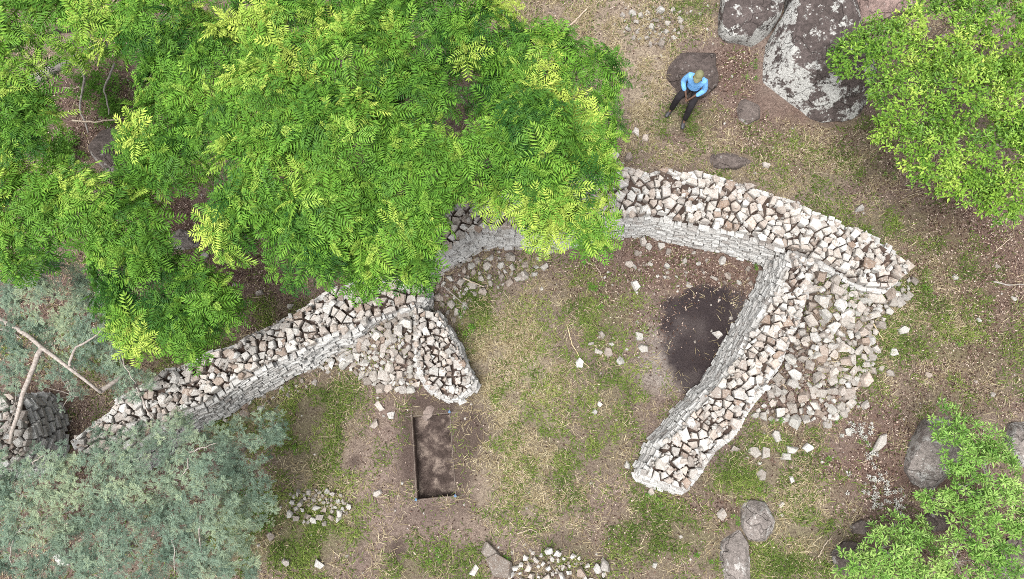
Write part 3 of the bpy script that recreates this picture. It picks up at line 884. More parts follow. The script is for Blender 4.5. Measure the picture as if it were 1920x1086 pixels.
# ------------------------------------------------------------------ single loose stones
LOOSE = [      # one place each: a label, or for a cluster the phrase that follows 'leftmost of the six ...'
    ('flat tan stone on the grass above and left of the trench', [(712, 762, 21)]),
    ('small upright tan stone just right of the flat tan stone by the trench', [(733, 779, 16)]),
    ('small pale stone below the flat tan stone by the trench', [(702, 795, 16)]),
    ('pale stone lying left of the trench string', [(707, 925, 18)]),
    ('pale block in the grass at the foot of the left wall', [(461, 762, 22)]),
    ('lone tan stone in the grass right of the curved wall', [(1611, 392, 20)]),
    ('brown stones in the bare corner left of the dark bedrock', [(1122, 660, 18), (1140, 662, 20), (1128, 628, 18), (1146, 646, 12), (1162, 677, 16), (1198, 632, 20), (1206, 654, 18), (1108, 645, 14)]),
    ('single pale stone on the straw in the middle of the enclosure', [(1086, 682, 18)]),
    ('tan stone lying on the dark bedrock', [(1345, 628, 24)]),
    ('pale stones in the grass left of the diagonal wall', [(1115, 772, 16), (1124, 758, 12)]),
    ('small stone touching the left foot of the rounded wall end', [(1175, 872, 16)]),
    ('pale wedge stone just below the rounded wall end', [(1222, 922, 18)]),
    ('square grey stone beside the diagonal wall', [(1376, 841, 22)]),
    ('grey blocks in the row right of the rounded wall end', [(1414, 848, 22), (1434, 850, 22), (1470, 858, 24), (1484, 842, 20), (1455, 816, 24)]),
    ('bright square stone set apart right of the row of grey blocks', [(1515, 839, 20)]),
    ('flat grey stone half sunk in the grass below the row of blocks', [(1428, 889, 20)]),
    ('pale upright stone on bare litter below the row of blocks', [(1483, 899, 18)]),
    ('small white stone above the round boulder', [(1465, 946, 12)]),
    ('stones at the outer fringe of the right-hand rubble', [(1640, 655, 20), (1675, 660, 18), (1690, 620, 20), (1668, 700, 18), (1650, 690, 16), (1620, 760, 20), (1550, 795, 18), (1590, 810, 16)]),
    ('long grey stone lying aslant above the pale withered herbs', [(1648, 830, 40)]),
    ('pale stones in the grass above the curved wall', [(1180, 296, 22), (1210, 260, 20), (1192, 249, 22), (1152, 292, 18), (1436, 310, 18)]),
    ('large grey block left of the bottom heap', [(922, 1033, 32)]),
    ('big flat grey stone at the bottom edge below the large block', [(938, 1063, 44)]),
    ('pale stone standing alone at the bottom edge', [(890, 1069, 22)]),
    ('grey block at the right end of the bottom heap', [(1132, 1060, 28)]),
    ('small stone in straw near the bottom edge, right of the heap', [(1228, 1060, 14)]),
    ('small stones in bright grass at the bottom left', [(600, 1057, 20), (537, 1055, 18), (508, 1005, 16)]),
    ('pale stones on shaded ground behind the left wall', [(385, 480, 16), (545, 575, 18), (487, 550, 20), (440, 535, 10)]),
    ('grey stones at the lower edge of the big tree', [(1030, 470, 26), (1020, 500, 22), (980, 520, 22), (1002, 515, 18)]),
    ('pale stones in the walled corner under the curved wall', [(1190, 537, 26), (1205, 455, 22), (1240, 462, 18), (1180, 497, 18)]),
    ('white chipped rock among the feathery bush near the bottom edge', [(122, 1042, 44)]),
    ('flat stone on bare ground left of the round boulder', [(1352, 965, 24)]),
    ('small stones in the leaf litter at the far right', [(1790, 520, 12), (1870, 500, 12), (1900, 560, 14), (1835, 600, 10), (1740, 705, 14), (1860, 740, 12)]),
]
ORD = ['leftmost', 'second from left', 'third from left', 'fourth from left', 'fifth from left', 'sixth from left', 'seventh from left', 'eighth from left']
NUM = {2: 'two', 3: 'three', 4: 'four', 5: 'five', 6: 'six', 7: 'seven', 8: 'eight'}
random.seed(77)
for lab, pts in LOOSE:
    pts = sorted(pts)
    for k, (px, py, s) in enumerate(pts):
        p = at(px, py, 0, T)
        sz = s / 72.0
        o = put_stone(None, (p[0], p[1], p[2] + sz * .14), sz * 1.05, 12, HULL_P if any(q_ in lab for q_ in ('pale', 'tan', 'white', 'bright')) else HULL_G, 'loose_stone')
        if 'long grey' in lab:
            o.scale = (sz * 1.3, sz * .5, sz * .5); o.rotation_euler = (0, 0.1, R(45))
        if len(pts) == 1:
            tag(o, lab, 'stone')
        else:
            od = 'rightmost' if k == len(pts) - 1 else ORD[k]
            tag(o, '%s of %s %s' % (od, NUM[len(pts)], lab), 'stone', lab)

# ------------------------------------------------------------------ boulders from their plan outlines
def boulder(label, outline, h, mat, name='boulder', flat=0.5, seed=1, rough=.05, tiltdir=(0, 0)):
    P = np.array(outline, float)
    W = at(P[:, 0], P[:, 1], h * .25)[:, :2]
    W = resample(np.concatenate([W, W[:1]]), 57)[:-1]
    c = W.mean(0); g = float(T0(c[0], c[1]))
    size = np.linalg.norm(W - c, axis=1).mean()
    rings = 16; n = len(W); V_ = []
    for k in range(rings):
        t = k / (rings - 1)
        # below the widest line the rock narrows into the ground, above it domes over
        if t < .2: r = .93 + .07 * t / .2; z = -.35 + (h * .25 + .35) * t / .2
        else:
            u = (t - .2) / .8
            r = math.cos(u * math.pi / 2) ** (.16 + .5 * (1 - flat)); z = h * .25 + h * .75 * math.sin(u * math.pi / 2) ** (1.2 - .5 * flat)
        Q = c + (W - c) * max(r, .015)
        nz = fbm(Q[:, 0] * 1.7 / max(size, .3) + seed, Q[:, 1] * 1.7 / max(size, .3), 3, seed) - .5
        nz2 = fbm(Q[:, 0] * 5 + seed, Q[:, 1] * 5, 3, seed + 5) - .5
        zz = g + z + (nz * .5 * h + nz2 * rough * 1.5) * (t > .15) + ((Q - c) @ np.array(tiltdir)) * (t > .2)
        Q = Q + (nz2 * rough)[:, None] * (W - c) / size * 1.5
        V_.append(np.c_[Q, zz])
    V_ = np.concatenate(V_)
    rb = np.random.default_rng(seed); O_ = np.array([c[0], c[1], g + h * .3])
    for _ in range(14):          # split faces: shear the dome off along random planes
        nn_ = rb.normal(size=3); nn_[2] = abs(nn_[2]) * .9 + .6; nn_ /= np.linalg.norm(nn_)
        dist = (V_ - O_) @ nn_; lim = dist.max() * rb.uniform(.66, .9)
        over_ = np.clip(dist - lim, 0, None); V_ = V_ - nn_[None] * (over_ * .96)[:, None]
    f = [(k * n + i, k * n + (i + 1) % n, (k + 1) * n + (i + 1) % n, (k + 1) * n + i) for k in range(rings - 1) for i in range(n)]
    f.append(tuple((rings - 1) * n + i for i in range(n)))
    me = py_mesh(name, V_ - np.array([c[0], c[1], g]), f, True); me.set_sharp_from_angle(angle=R(24))
    o = mobj(name, me, mat, None, (c[0], c[1], g))
    tag(o, label, 'boulder' if name == 'boulder' else 'rock', kind='thing')
    EXCL.append([tuple(q_) for q_ in W])
    return o

boulder('dark boulder with white lichen at the top edge, left neighbour of the biggest boulder', [(1368, -110), (1350, 20), (1347, 60), (1362, 74), (1420, 85), (1440, 76), (1462, 30), (1475, -110)], .8, M_ROCK, seed=3, flat=.85)
boulder('biggest dark boulder with broad white lichen patches beside the right tree', [(1492, -130), (1474, 20), (1440, 70), (1426, 110), (1421, 160), (1424, 188), (1450, 207), (1500, 220), (1560, 231), (1610, 226), (1632, 207), (1638, 175), (1632, 145), (1605, 100), (1595, 50), (1590, 10), (1600, -130)], 1.2, M_ROCK, seed=5, flat=.8)
boulder('pinkish bare rock at the top edge touching the biggest boulder', [(1585, -50), (1585, 5), (1590, 35), (1620, 47), (1660, 34), (1715, 18), (1725, -50)], .7, M_ROCK_PINK, seed=7, flat=.8)
seat = boulder('brown boulder that the person in the blue shirt sits on', [(1325, 76), (1340, 92), (1340, 130), (1346, 160), (1325, 180), (1290, 188), (1262, 172), (1247, 145), (1252, 125), (1280, 98), (1308, 80)], .5, M_ROCK_DARK, seed=9, flat=.9, rough=.03)
boulder('low brown rock sunk in the ground below the biggest boulder', [(1380, 195), (1400, 180), (1425, 190), (1428, 220), (1400, 235), (1382, 222)], .12, M_ROCK_PLAIN, seed=11, flat=.8)
boulder('long low slab of brown rock just above the curved wall', [(1325, 300), (1335, 288), (1375, 285), (1412, 293), (1415, 305), (1380, 318), (1340, 316)], .14, M_ROCK_PLAIN, 'rock_slab', seed=13, flat=.9)
boulder('dark grey boulder seen through the leafy gap at far left', [(160, 300), (175, 275), (200, 240), (230, 220), (242, 250), (225, 290), (212, 330), (185, 318)], .5, M_ROCK_PLAIN, seed=15)
boulder('grey boulder on shaded leaf litter between the two green crowns', [(308, 446), (340, 431), (372, 435), (378, 456), (345, 472), (315, 466)], .3, M_ROCK_GREY, seed=17)
boulder('long pale grey rock slab at the bottom edge', [(1352, 1000), (1350, 1050), (1358, 1110), (1408, 1115), (1406, 1045), (1396, 985), (1376, 978)], .25, M_ROCK_GREY, 'rock_slab', seed=19, flat=.9)
boulder('rounded grey boulder above the long pale slab', [(1388, 950), (1405, 936), (1438, 940), (1450, 970), (1455, 1000), (1440, 1016), (1405, 1012), (1392, 988)], .4, M_ROCK_GREY, seed=21, flat=.6)
boulder('large grey-brown boulder half covered by the lower right shrub', [(1700, 885), (1710, 830), (1735, 785), (1790, 762), (1810, 830), (1800, 890), (1765, 928), (1715, 908)], .8, M_ROCK_GREY, seed=23, flat=.6)
boulder('grey boulder cut by the right edge of the picture', [(1885, 835), (1895, 792), (1930, 785), (1965, 830), (1955, 885), (1905, 872)], .6, M_ROCK_GREY, seed=25)
boulder('dark boulder showing under the lower right shrub twigs', [(1730, 975), (1745, 950), (1775, 955), (1785, 985), (1755, 1000)], .35, M_ROCK_PLAIN, seed=27)
boulder('dark rock below the lowest shrub at the bottom', [(1560, 1040), (1580, 1015), (1620, 1020), (1625, 1060), (1590, 1085), (1565, 1075)], .35, M_ROCK_PLAIN, seed=29)
boulder('dark boulder in the bottom right corner', [(1860, 1060), (1890, 1010), (1930, 1005), (1970, 1050), (1960, 1110), (1880, 1110)], .5, M_ROCK_PLAIN, seed=31)
boulder('small dark rock peeping out above the lowest shrub', [(1595, 985), (1615, 975), (1635, 985), (1625, 1002), (1600, 1000)], .25, M_ROCK_PLAIN, seed=33)

# ------------------------------------------------------------------ trench string, pegs, spilled soil
M_STRING = simple_mat('string', (.17, .14, .12), (.26, .22, .19), 30)
M_BLUE = simple_mat('blue_peg_paint', (.08, .15, .25), (.11, .19, .30), 30, .6)
cz = [float(gtop(u, v)) for u, v in ((-PW, PL), (PW, PL), (PW, -PL), (-PW, -PL))]
cor = [np.array([*pit_xy(su * (PW + .02), sv * (PL + .02)), z + .05]) for (su, sv), z in zip(((-1, 1), (1, 1), (1, -1), (-1, -1)), cz)]
line = empty('string_line', (pit_c[0], pit_c[1], float(np.mean(cz))), 'taut string line with blue corner pegs around the excavation trench', 'string line')
for k in range(4):
    a_, b_ = cor[k], cor[(k + 1) % 4]
    m_ = (a_ + b_) / 2 - np.array([0, 0, .01])
    v_, f_ = tube([local(line, a_), local(line, m_), local(line, b_)], [.005] * 3, 5)
    mobj('string', py_mesh('string', v_, f_), M_STRING, line)
    d_ = (cor[k] - cor[(k + 2) % 4]); d_ = d_ / np.linalg.norm(d_)
    out = a_ + d_ * .26 - np.array([0, 0, .04])
    for dv in (cor[k] - cor[(k + 1) % 4], cor[k] - cor[(k + 3) % 4]):
        dv = dv / np.linalg.norm(dv)
        v_, f_ = tube([local(line, a_), local(line, a_ + dv * .2 - np.array([0, 0, .03]))], [.005] * 2, 5)
        mobj('string_end', py_mesh('string_end', v_, f_), M_STRING, line)
    pg = mobj('peg', py_mesh('peg', *tube([local(line, a_ + np.array([0, 0, -.2])), local(line, a_ + np.array([0, 0, .1]))], [.016, .02], 6)), M_BLUE if k else M_STRING, line)
    if k:
        tv = [(-.045, -.02, 0), (.045, -.03, .01), (.05, .025, .02), (-.04, .035, .01), (-.02, .09, .0), (.02, .08, .012)]
        tv = [(x * .6, y * .6, z + .105) for x, y, z in tv]
        mobj('peg_flag', py_mesh('peg_flag', [tuple(local(line, a_) + np.array(t_)) for t_ in tv], [(0, 1, 2, 3), (3, 2, 5, 4)]), M_BLUE, pg)
def soil_spill():
    o = boulder('tongue of pale loose soil spilling over the upper edge of the trench', [(772, 768), (790, 752), (812, 748), (822, 762), (812, 779), (797, 791), (786, 780)], .03, M_SLUMP, 'soil_spill', seed=51, flat=.1, rough=.02)
    o['category'] = 'soil'
    o.data.polygons.foreach_set('use_smooth', np.full(len(o.data.polygons), True, bool))
soil_spill()

# ------------------------------------------------------------------ leaf templates
def leaflet(b, d, nrm, ln, wd, curl=0.15):
    """kite blade folded on its midrib: 4 verts, 2 tris"""
    d = d / np.linalg.norm(d); side = np.cross(nrm, d); side /= np.linalg.norm(side)
    m = b + d * ln * .45
    return np.array([b, m + side * wd * .5 + nrm * wd * .12, b + d * ln - nrm * ln * curl, m - side * wd * .5 + nrm * wd * .12])

TRI2 = np.array([[0, 2, 1], [0, 3, 2]])
def frond(npairs, r):
    V_, F_ = [], []
    sw = r.uniform(-.12, .12); droop = r.uniform(.1, .34)
    P = lambda x: np.array([x, sw * x * x, .18 * x - droop * x * x])
    for i in range(npairs):
        x = .16 + .80 * i / (npairs - 1)
        ln = .36 * (.62 + .38 * math.sin(math.pi * min(1, x * .95 + .08))) * r.uniform(.88, 1.1)
        for sd_ in (-1, 1):
            a = R(72 - 26 * x + r.gauss(0, 5))
            d = np.array([math.cos(a), sd_ * math.sin(a), -.18 + r.gauss(0, .1)])
            nrm = np.array([0, -sd_ * -.22, 1.0]); nrm /= np.linalg.norm(nrm)
            F_.append(TRI2 + len(V_) * 4); V_.append(leaflet(P(x), d, nrm, ln, .07, .10))
    F_.append(TRI2 + len(V_) * 4); V_.append(leaflet(P(.97), np.array([1, 0, -.3]), np.array([.2, 0, 1]), .24, .07))
    F_.append(TRI2 + len(V_) * 4); p0, p1, p2 = P(0), P(.5), P(1)
    V_.append(np.array([p0 + [0, .008, 0], p1 + [0, .01, .004], p2, p1 - [0, .01, -.004]]))
    return np.concatenate(V_), np.concatenate(F_)

def rosette(kind, seed):
    r = random.Random(seed)
    parts = []
    if kind == 'pinnate':
        n = r.randint(7, 9)
        for k in range(n + 3):
            inner = k >= n
            az = 2 * math.pi * (k / n if not inner else r.random()) + r.gauss(0, .22)
            el = R(r.uniform(-14, 20)) if not inner else R(r.uniform(25, 55))
            s = r.uniform(.8, 1.12) if not inner else r.uniform(.38, .6)
            tv, tf = frond(r.choice((7, 8, 8)), r)
            Mz = np.array(Matrix.Rotation(az, 3, 'Z') @ Matrix.Rotation(-el, 3, 'Y') @ Matrix.Rotation(r.gauss(0, .2), 3, 'X'))
            v = tv @ Mz.T * s + np.array([0, 0, .08 if inner else r.uniform(-.14, .06)])
            parts.append((v, tf, np.full(len(v), .22 if inner else r.uniform(-.08, .06))))
    else:
        n = {'broad': 17, 'shrub': 13}[kind]
        for k in range(n):
            az = k * 2.4 + r.gauss(0, .3); t = k / n
            el = R(-10 + 75 * t + r.gauss(0, 10))
            ln = r.uniform(.32, .52) if kind == 'broad' else r.uniform(.5, .8)
            wd = ln * (.42 if kind == 'broad' else .3)
            d = np.array([math.cos(az) * math.cos(el), math.sin(az) * math.cos(el), math.sin(el)])
            b_ = np.array([math.cos(az) * .12, math.sin(az) * .12, -.2 + .45 * t]) + (np.array([r.gauss(0, .25), r.gauss(0, .25), r.gauss(0, .1)]) if kind == 'broad' else 0)
            nrm = np.array([-math.cos(az) * math.sin(el), -math.sin(az) * math.sin(el), math.cos(el)])
            v = leaflet(b_, d, nrm, ln, wd, .2)
            parts.append((v, TRI2, np.full(4, .25 * t - .1 + r.gauss(0, .05))))
    return merge(parts)

def feather(seed):
    """bunch of fine twice-divided leaves"""
    r = random.Random(seed); parts = []
    for k in range(6):
        az = k * 1.05 + r.gauss(0, .35); el = R(r.uniform(-10, 40)); L = r.uniform(.7, 1.1)
        dx = np.array([math.cos(az) * math.cos(el), math.sin(az) * math.cos(el), math.sin(el)])
        sdv = np.cross(np.array([0, 0, 1.0]), dx); sdv /= np.linalg.norm(sdv); nrm = np.cross(dx, sdv)
        for i in range(8):
            x = .2 + .8 * i / 7
            for sd_ in (-1, 1):
                d = dx * .55 + sdv * sd_ + nrm * r.gauss(-.1, .2)
                v = leaflet(dx * L * x, d, nrm, .34 * (1.15 - .5 * x), .075, .1)
                parts.append((v, TRI2, np.full(4, r.gauss(0, .05))))
    return merge(parts)

TPL = {k: [rosette(k, 40 + i) for i in range(8)] for k in ('pinnate', 'broad', 'shrub')}
TPL['feather'] = [feather(60 + i) for i in range(8)]
SPRAY = {}
for k, mat in (('pinnate', M_PINNATE), ('broad', M_BROAD), ('shrub', M_SHRUB), ('feather', M_ACACIA)):
    SPRAY[k] = []
    for v, f, t in TPL[k]:
        me = np_mesh('leaf_spray', v, f, t); me.materials.append(mat); SPRAY[k].append(me)
MATS = {'pinnate': M_PINNATE, 'broad': M_BROAD, 'shrub': M_SHRUB, 'feather': M_ACACIA}

def crown_points(blobs, dens, spray_px, squash=.6, shell=(.72, 1.02), low=-.25):
    """anchors spread through a union of ellipsoids: centre pixel, pixel radius, height"""
    C, Rr = [], []
    for (px, py, r, z) in blobs:
        v = 543 - py; sc = (FPX * cT - v * sT) / (CAM_H - z)
        C.append(at_abs(px, py, z)); Rr.append(r / sc)
    C = np.array(C); Rr = np.array(Rr)
    P, N = [], []
    for i, (px, py, r, z) in enumerate(blobs):
        k = max(4, int((r / spray_px) ** 2 * dens))
        d = rng.normal(size=(k * 3, 3)); d /= np.linalg.norm(d, axis=1, keepdims=True)
        d = d[d[:, 2] > low][:k]
        rad = rng.uniform(shell[0], shell[1], len(d)) ** 1
        lump = 1 + .22 * (fbm(d[:, 0] * 2 + i * 7, d[:, 1] * 2 + d[:, 2], 2, i) - .5) * 2
        q_ = d * (rad * lump)[:, None] * Rr[i] * np.array([1, 1, squash])
        P.append(C[i] + q_); n_ = d * np.array([.75, .75, .6]) + np.array([0, 0, .65]); N.append(n_ / np.linalg.norm(n_, axis=1, keepdims=True))
    P = np.concatenate(P); N = np.concatenate(N)
    # drop anchors buried inside another ellipsoid and below its top shell
    keep = np.ones(len(P), bool)
    for i in range(len(C)):
        e = ((P - C[i]) / (Rr[i] * np.array([1, 1, squash]))) ** 2
        keep &= ~((e.sum(1) < .45) & (P[:, 2] < C[i][2] + .2 * Rr[i]))
    return P[keep], N[keep], C, Rr

def branch_obj(parent, a, b_, r0, r1, mat, name='branch', n=7, bend=.08, seg=6):
    pts = limb_pts(a, b_, seg, bend)
    v_, f_ = tube([p for p in pts], list(np.linspace(r0, r1, len(pts))), n, .06)
    return mobj(name, py_mesh(name, v_, f_, True), mat, parent)

def tree(name, label, cat, kind, blobs, base, size, dens, spray_px, bark, trunk_r=.16, gaps=(), nparts=250, ybias=.3, ynoise=1.0, squash=.6, branches=True, group=None, twigs=0, start=None, shell=(.55, 1.02), flush=.5, low=-.3):
    base = at_abs(base[0], base[1], base[2])[:2]
    P, N, C, Rr = crown_points(blobs, dens, spray_px, squash, shell, low)
    for (gx_, gy_, gr) in gaps:           # openings in the crown, a shaft along the vertical under the opening
        u = (P[:, 0], P[:, 1], P[:, 2])
        yy = P[:, 1]; zz = P[:, 2] - CAM_H
        f_ = yy * sT - zz * cT
        ppx = 960 + FPX * P[:, 0] / f_; ppy = 543 - FPX * (yy * cT + zz * sT) / f_
        k = ((ppx - gx_) ** 2 + (ppy - gy_) ** 2) > (gr * rng.uniform(.75, 1.15, len(P))) ** 2
        P, N = P[k], N[k]
    b0 = np.array([base[0], base[1], float(T(base[0], base[1]))])
    root = empty(name, b0, label, cat, group)
    K = len(P)
    S = size * rng.uniform(.78, 1.18, K)
    tint = ybias + .55 * (fbm(P[:, 0] * .9, P[:, 1] * .9, 3, len(blobs)) - .5) * 2 * .6 * ynoise + rng.normal(0, .16, K)
    fl = np.clip((fbm(P[:, 0] * 1.5 + 9, P[:, 1] * 1.5, 3, 3 + len(blobs)) - .54) * 7, 0, 1)
    tint = tint + flush * fl * (rng.random(K) < .75)
    # keep every tint within range, at any height in the crown
    tint = np.clip(tint, 0.02, .98)
    Mx = basis(N + rng.normal(0, .16, N.shape), rng.uniform(0, 6.28, K))
    idx = rng.integers(0, 8, K)
    # sprays on the outer top of the crown are parts of their own
    vis = P[:, 2] + rng.uniform(0, .5, K)
    yy = P[:, 1]; zz = P[:, 2] - CAM_H; f_ = yy * sT - zz * cT
    ppx = 960 + FPX * P[:, 0] / f_; ppy = 543 - FPX * (yy * cT + zz * sT) / f_
    vis = vis - 50 * ((ppx < 0) | (ppx > 1920) | (ppy < 0) | (ppy > 1086))
    single = np.zeros(K, bool); single[np.argsort(-vis)[:min(nparts, int(K * .55))]] = True
    parts = []
    for j in range(8):
        m = (idx == j) & ~single
        if m.any():
            tv, tf, tt_ = TPL[kind][j]
            parts.append(instance(tv, tf, Mx[m], P[m] - b0, S[m], tint[m], tt_))
    v, f, t = merge(parts)
    crown = mobj('crown', np_mesh('crown', v, f, t), MATS[kind], root)
    crown['kind'] = 'stuff'; crown.color = (0, 0, 0, 1)
    for k in np.nonzero(single)[0]:
        o = bpy.data.objects.new('leaf_spray', SPRAY[kind][idx[k]])
        link(o, crown)
        o.matrix_local = Matrix.LocRotScale(Vector(P[k] - b0), Matrix(Mx[k].tolist()).to_quaternion(), Vector((S[k],) * 3))
        o.color = (float(tint[k]), 0, 0, 1)
    # trunk and limbs: each limb grows from the nearest one already there
    if branches:
        top = b0.copy(); top[2] = b0[2] + (C[:, 2].mean() - b0[2]) * .5
        tr = branch_obj(root, (0, 0, -.2), top - b0, trunk_r, trunk_r * .75, bark, 'trunk', 9, .04)
    else:
        top = np.array(start); tr = root
    E_ = C - np.array([0, 0, .35])[None] * np.minimum(1, Rr)[:, None]
    nodes, rad, todo = [top], [trunk_r * .7], list(range(len(C)))
    while todo:
        D_ = np.array([[np.linalg.norm(E_[q_] - n_) for n_ in nodes] for q_ in todo])
        a_, c_ = np.unravel_index(np.argmin(D_), D_.shape); i = todo.pop(a_); e = E_[i]
        r0 = rad[c_] * .8; r_e = max(.012, r0 * .7)
        branch_obj(tr, nodes[c_] - b0, e - b0, r0, r_e, bark, 'branch', 6, .06, 5)
        nodes.append(e); rad.append(r_e)
        near = np.argsort(((P - e) ** 2).sum(1))[:twigs]
        if len(near):
            vs, fs = [], []
            for q_ in near:
                a2, f2 = tube(limb_pts(e - b0, P[q_] - b0, 3, .08), [.014, .010, .007, .004], 4, 0, False)
                fs += [tuple(x + len(vs) for x in ff) for ff in f2]; vs += a2
            o = mobj('twigs', py_mesh('twigs', vs, fs), bark, tr); o['kind'] = 'stuff'
    return root

def bl(lst, z):
    return [(a, b_, c, z + (d[0] if d else 0)) for (a, b_, c, *d) in lst]

tree('pinnate_tree', 'big bright green tree with feather-shaped leaves over the curved wall, right of the leafy gap', 'tree', 'pinnate',
     bl([(1095, 140, 66), (1100, 235, 66), (1092, 350, 68), (1100, 420, 45), (1030, 420, 60, -.5), (1010, 115, 72, .2), (990, 250, 85, .4), (985, 355, 85, .2), (905, 65, 80), (895, 300, 80, .4), (800, 55, 95, .3),
         (780, 195, 80, .3), (770, 325, 95, .6), (735, 440, 90, .3), (665, 120, 105, .4), (650, 265, 105, .8), (625, 395, 100, .6), (640, 485, 60), (560, 465, 66, .2), (530, 80, 100, .2), (510, 215, 105, .5), (490, 335, 95, .5),
         (440, 410, 60, .1), (780, 500, 42, -.3), (945, 105, 50, -.4), (932, 178, 44, -.2), (680, 510, 40, -.2), (420, 120, 80, 0), (660, -10, 100), (860, -20, 90), (500, -20, 90)], 5.2),
     (640, 300, 2.5), .43, 10.5, 44, M_BARK_DARK, .2, gaps=[(882, 190, 14), (850, 140, 9), (866, 425, 56)], twigs=4, ybias=.31, flush=.55)
tree('pinnate_tree', 'green feather-leaved tree filling the upper left corner around a dark gap', 'tree', 'pinnate',
     bl([(60, 50, 110), (180, 30, 95), (300, 50, 100), (345, 160, 80), (20, 150, 80), (50, 270, 72), (60, 400, 90), (160, 385, 80), (285, 245, 65), (250, 300, 45), (262, 345, 40, -.4), (235, 425, 75, -.2), (30, 470, 55, -.3),
         (400, 250, 70, .1), (-60, 300, 100), (-60, 120, 100), (330, 300, 55)], 4.7),
     (320, 100, 2.5), .43, 10.5, 44, M_BARK_GREY, .2, gaps=[(180, 180, 48), (165, 130, 42), (95, 140, 30), (150, 240, 38), (192, 285, 34), (325, 390, 40), (340, 440, 32)], twigs=3, ybias=.36, flush=.3)
tree('pinnate_tree', 'lower round crown of feathery green leaves above the left wall', 'tree', 'pinnate',
     bl([(290, 540, 85), (370, 560, 62), (260, 600, 62), (335, 615, 55), (230, 500, 55, .3), (200, 560, 30), (410, 590, 38, -.3)], 3.6),
     (290, 565, 1.8), .41, 10.0, 42, M_BARK_DARK, .12, twigs=3, ybias=.30, flush=.3)
tree('small_leaved_tree', 'yellow-green small-leaved tree over the upper right corner', 'tree', 'broad',
     bl([(1665, 95, 68), (1605, 105, 48, -.2), (1760, 60, 85), (1865, 60, 95), (1705, 190, 74), (1805, 175, 88, .2), (1895, 190, 80), (1690, 260, 45, -.2), (1750, 285, 62), (1845, 290, 76), (1910, 350, 60), (1800, 345, 48, -.3), (1870, 385, 42, -.3),
         (1572, 112, 24, -.4), (1980, 100, 110), (1980, 280, 100)], 3.3),
     (1810, 175, 1.6), .215, 21.0, 24, M_BARK_DARK, .13, gaps=[(1772, 50, 20), (1835, 100, 12), (1838, 235, 22), (1800, 275, 14), (1895, 290, 18)], twigs=3, ybias=.32, squash=.7, flush=.35)
tree('leafy_shrub', 'bright green leafy shrub growing over the large boulder at lower right', 'shrub', 'shrub',
     bl([(1800, 840, 48), (1860, 890, 55), (1775, 785, 32, -.2), (1815, 915, 45), (1870, 960, 58), (1830, 1000, 50), (1910, 1000, 50), (1800, 1055, 50, -.1), (1870, 1060, 48), (1795, 935, 35, -.3), (1850, 830, 40, -.2), (1750, 935, 25, -.4)], 1.6),
     (1850, 920, .8), .17, 10.0, 18, M_BARK_GREY, .06, twigs=5, ybias=.45, squash=.7, flush=.35, nparts=220)
tree('leafy_shrub', 'low bright green shrub at the bottom edge left of the larger shrub', 'shrub', 'shrub',
     bl([(1660, 1030, 48), (1720, 1045, 50), (1600, 1060, 34), (1680, 985, 26, -.3), (1630, 1080, 40), (1740, 1085, 50), (1720, 1000, 30, -.3)], 1.0),
     (1680, 1045, .5), .17, 10.0, 18, M_BARK_GREY, .05, twigs=5, ybias=.42, squash=.7, flush=.3, nparts=160)
aca = tree('feathery_thorn_tree', 'grey-green feathery thorn tree spreading over the bottom left corner', 'tree', 'feather',
     bl([(90, 550, 80, .3), (150, 625, 70, .2), (30, 650, 62, .2), (210, 660, 44), (170, 560, 50, .1), (20, 720, 26, -.2), (100, 700, 34), (250, 720, 34, -.2), (130, 740, 26, -.3), (120, 900, 110), (50, 985, 100), (245, 890, 95), (240, 1020, 110), (370, 880, 80), (380, 985, 95), (455, 840, 58, -.4), (470, 940, 55, -.5),
         (90, 510, 48, .2), (320, 810, 42), (150, 1060, 90), (-40, 850, 100), (510, 800, 34, -.6), (420, 1060, 70, -.4), (230, 700, 26), (30, 560, 50, .2), (-40, 1000, 100)], 2.6),
     (-160, 520, .6), .14, 9.0, 14, M_BARK_PALE, .1, twigs=12, ybias=.42, ynoise=1.7, squash=.5, shell=(.3, 1.0), flush=.25, branches=False, start=at_abs(186, 735, 2.85), gaps=[(60, 770, 55), (95, 800, 45), (30, 820, 40), (150, 830, 30)], nparts=280)
# its pale leaning stems
def stem_px(pts, r, name='stem'):
    W = [at_abs(a, b_, c) - np.array(aca.location) for a, b_, c in pts]
    W = resample(np.array(W), 3 * len(pts)) + rng.normal(0, .012, (3 * len(pts), 3))
    v_, f_ = tube(W, list(np.linspace(r[0], r[1], len(W))), 9, .08)
    mobj(name, py_mesh(name, v_, f_, True), M_BARK_PALE, aca)
stem_px([(-160, 520, .6), (-60, 565, 2.2), (0, 600, 2.9), (60, 632, 3.1), (100, 668, 3.15), (150, 705, 3.1), (190, 738, 2.9)], (.085, .03))
stem_px([(78, 650, 3.1), (58, 700, 3.0), (38, 755, 2.9), (18, 830, 2.7)], (.055, .035), 'stem')
stem_px([(130, 688, 3.15), (138, 655, 3.2), (165, 640, 3.25), (200, 612, 3.2)], (.03, .012), 'side_branch')
stem_px([(-10, 612, 2.9), (20, 622, 3.0), (42, 636, 3.0)], (.03, .012), 'side_branch')
for a_, b_ in (((350, 855), (340, 895)), ((30, 1000), (20, 1060)), ((318, 1000), (325, 1075)), ((20, 1010), (45, 975)), ((140, 690), (160, 700)), ((230, 670), (255, 720)), ((30, 920), (68, 940)), ((378, 960), (380, 1050)), ((350, 850), (410, 830)), ((60, 870), (90, 850))):
    stem_px([(a_[0], a_[1], 2.9), ((a_[0] + b_[0]) / 2 + random.uniform(-8, 8), (a_[1] + b_[1]) / 2, 3.0), (b_[0], b_[1], 2.9)], (.016, .006), 'twig')

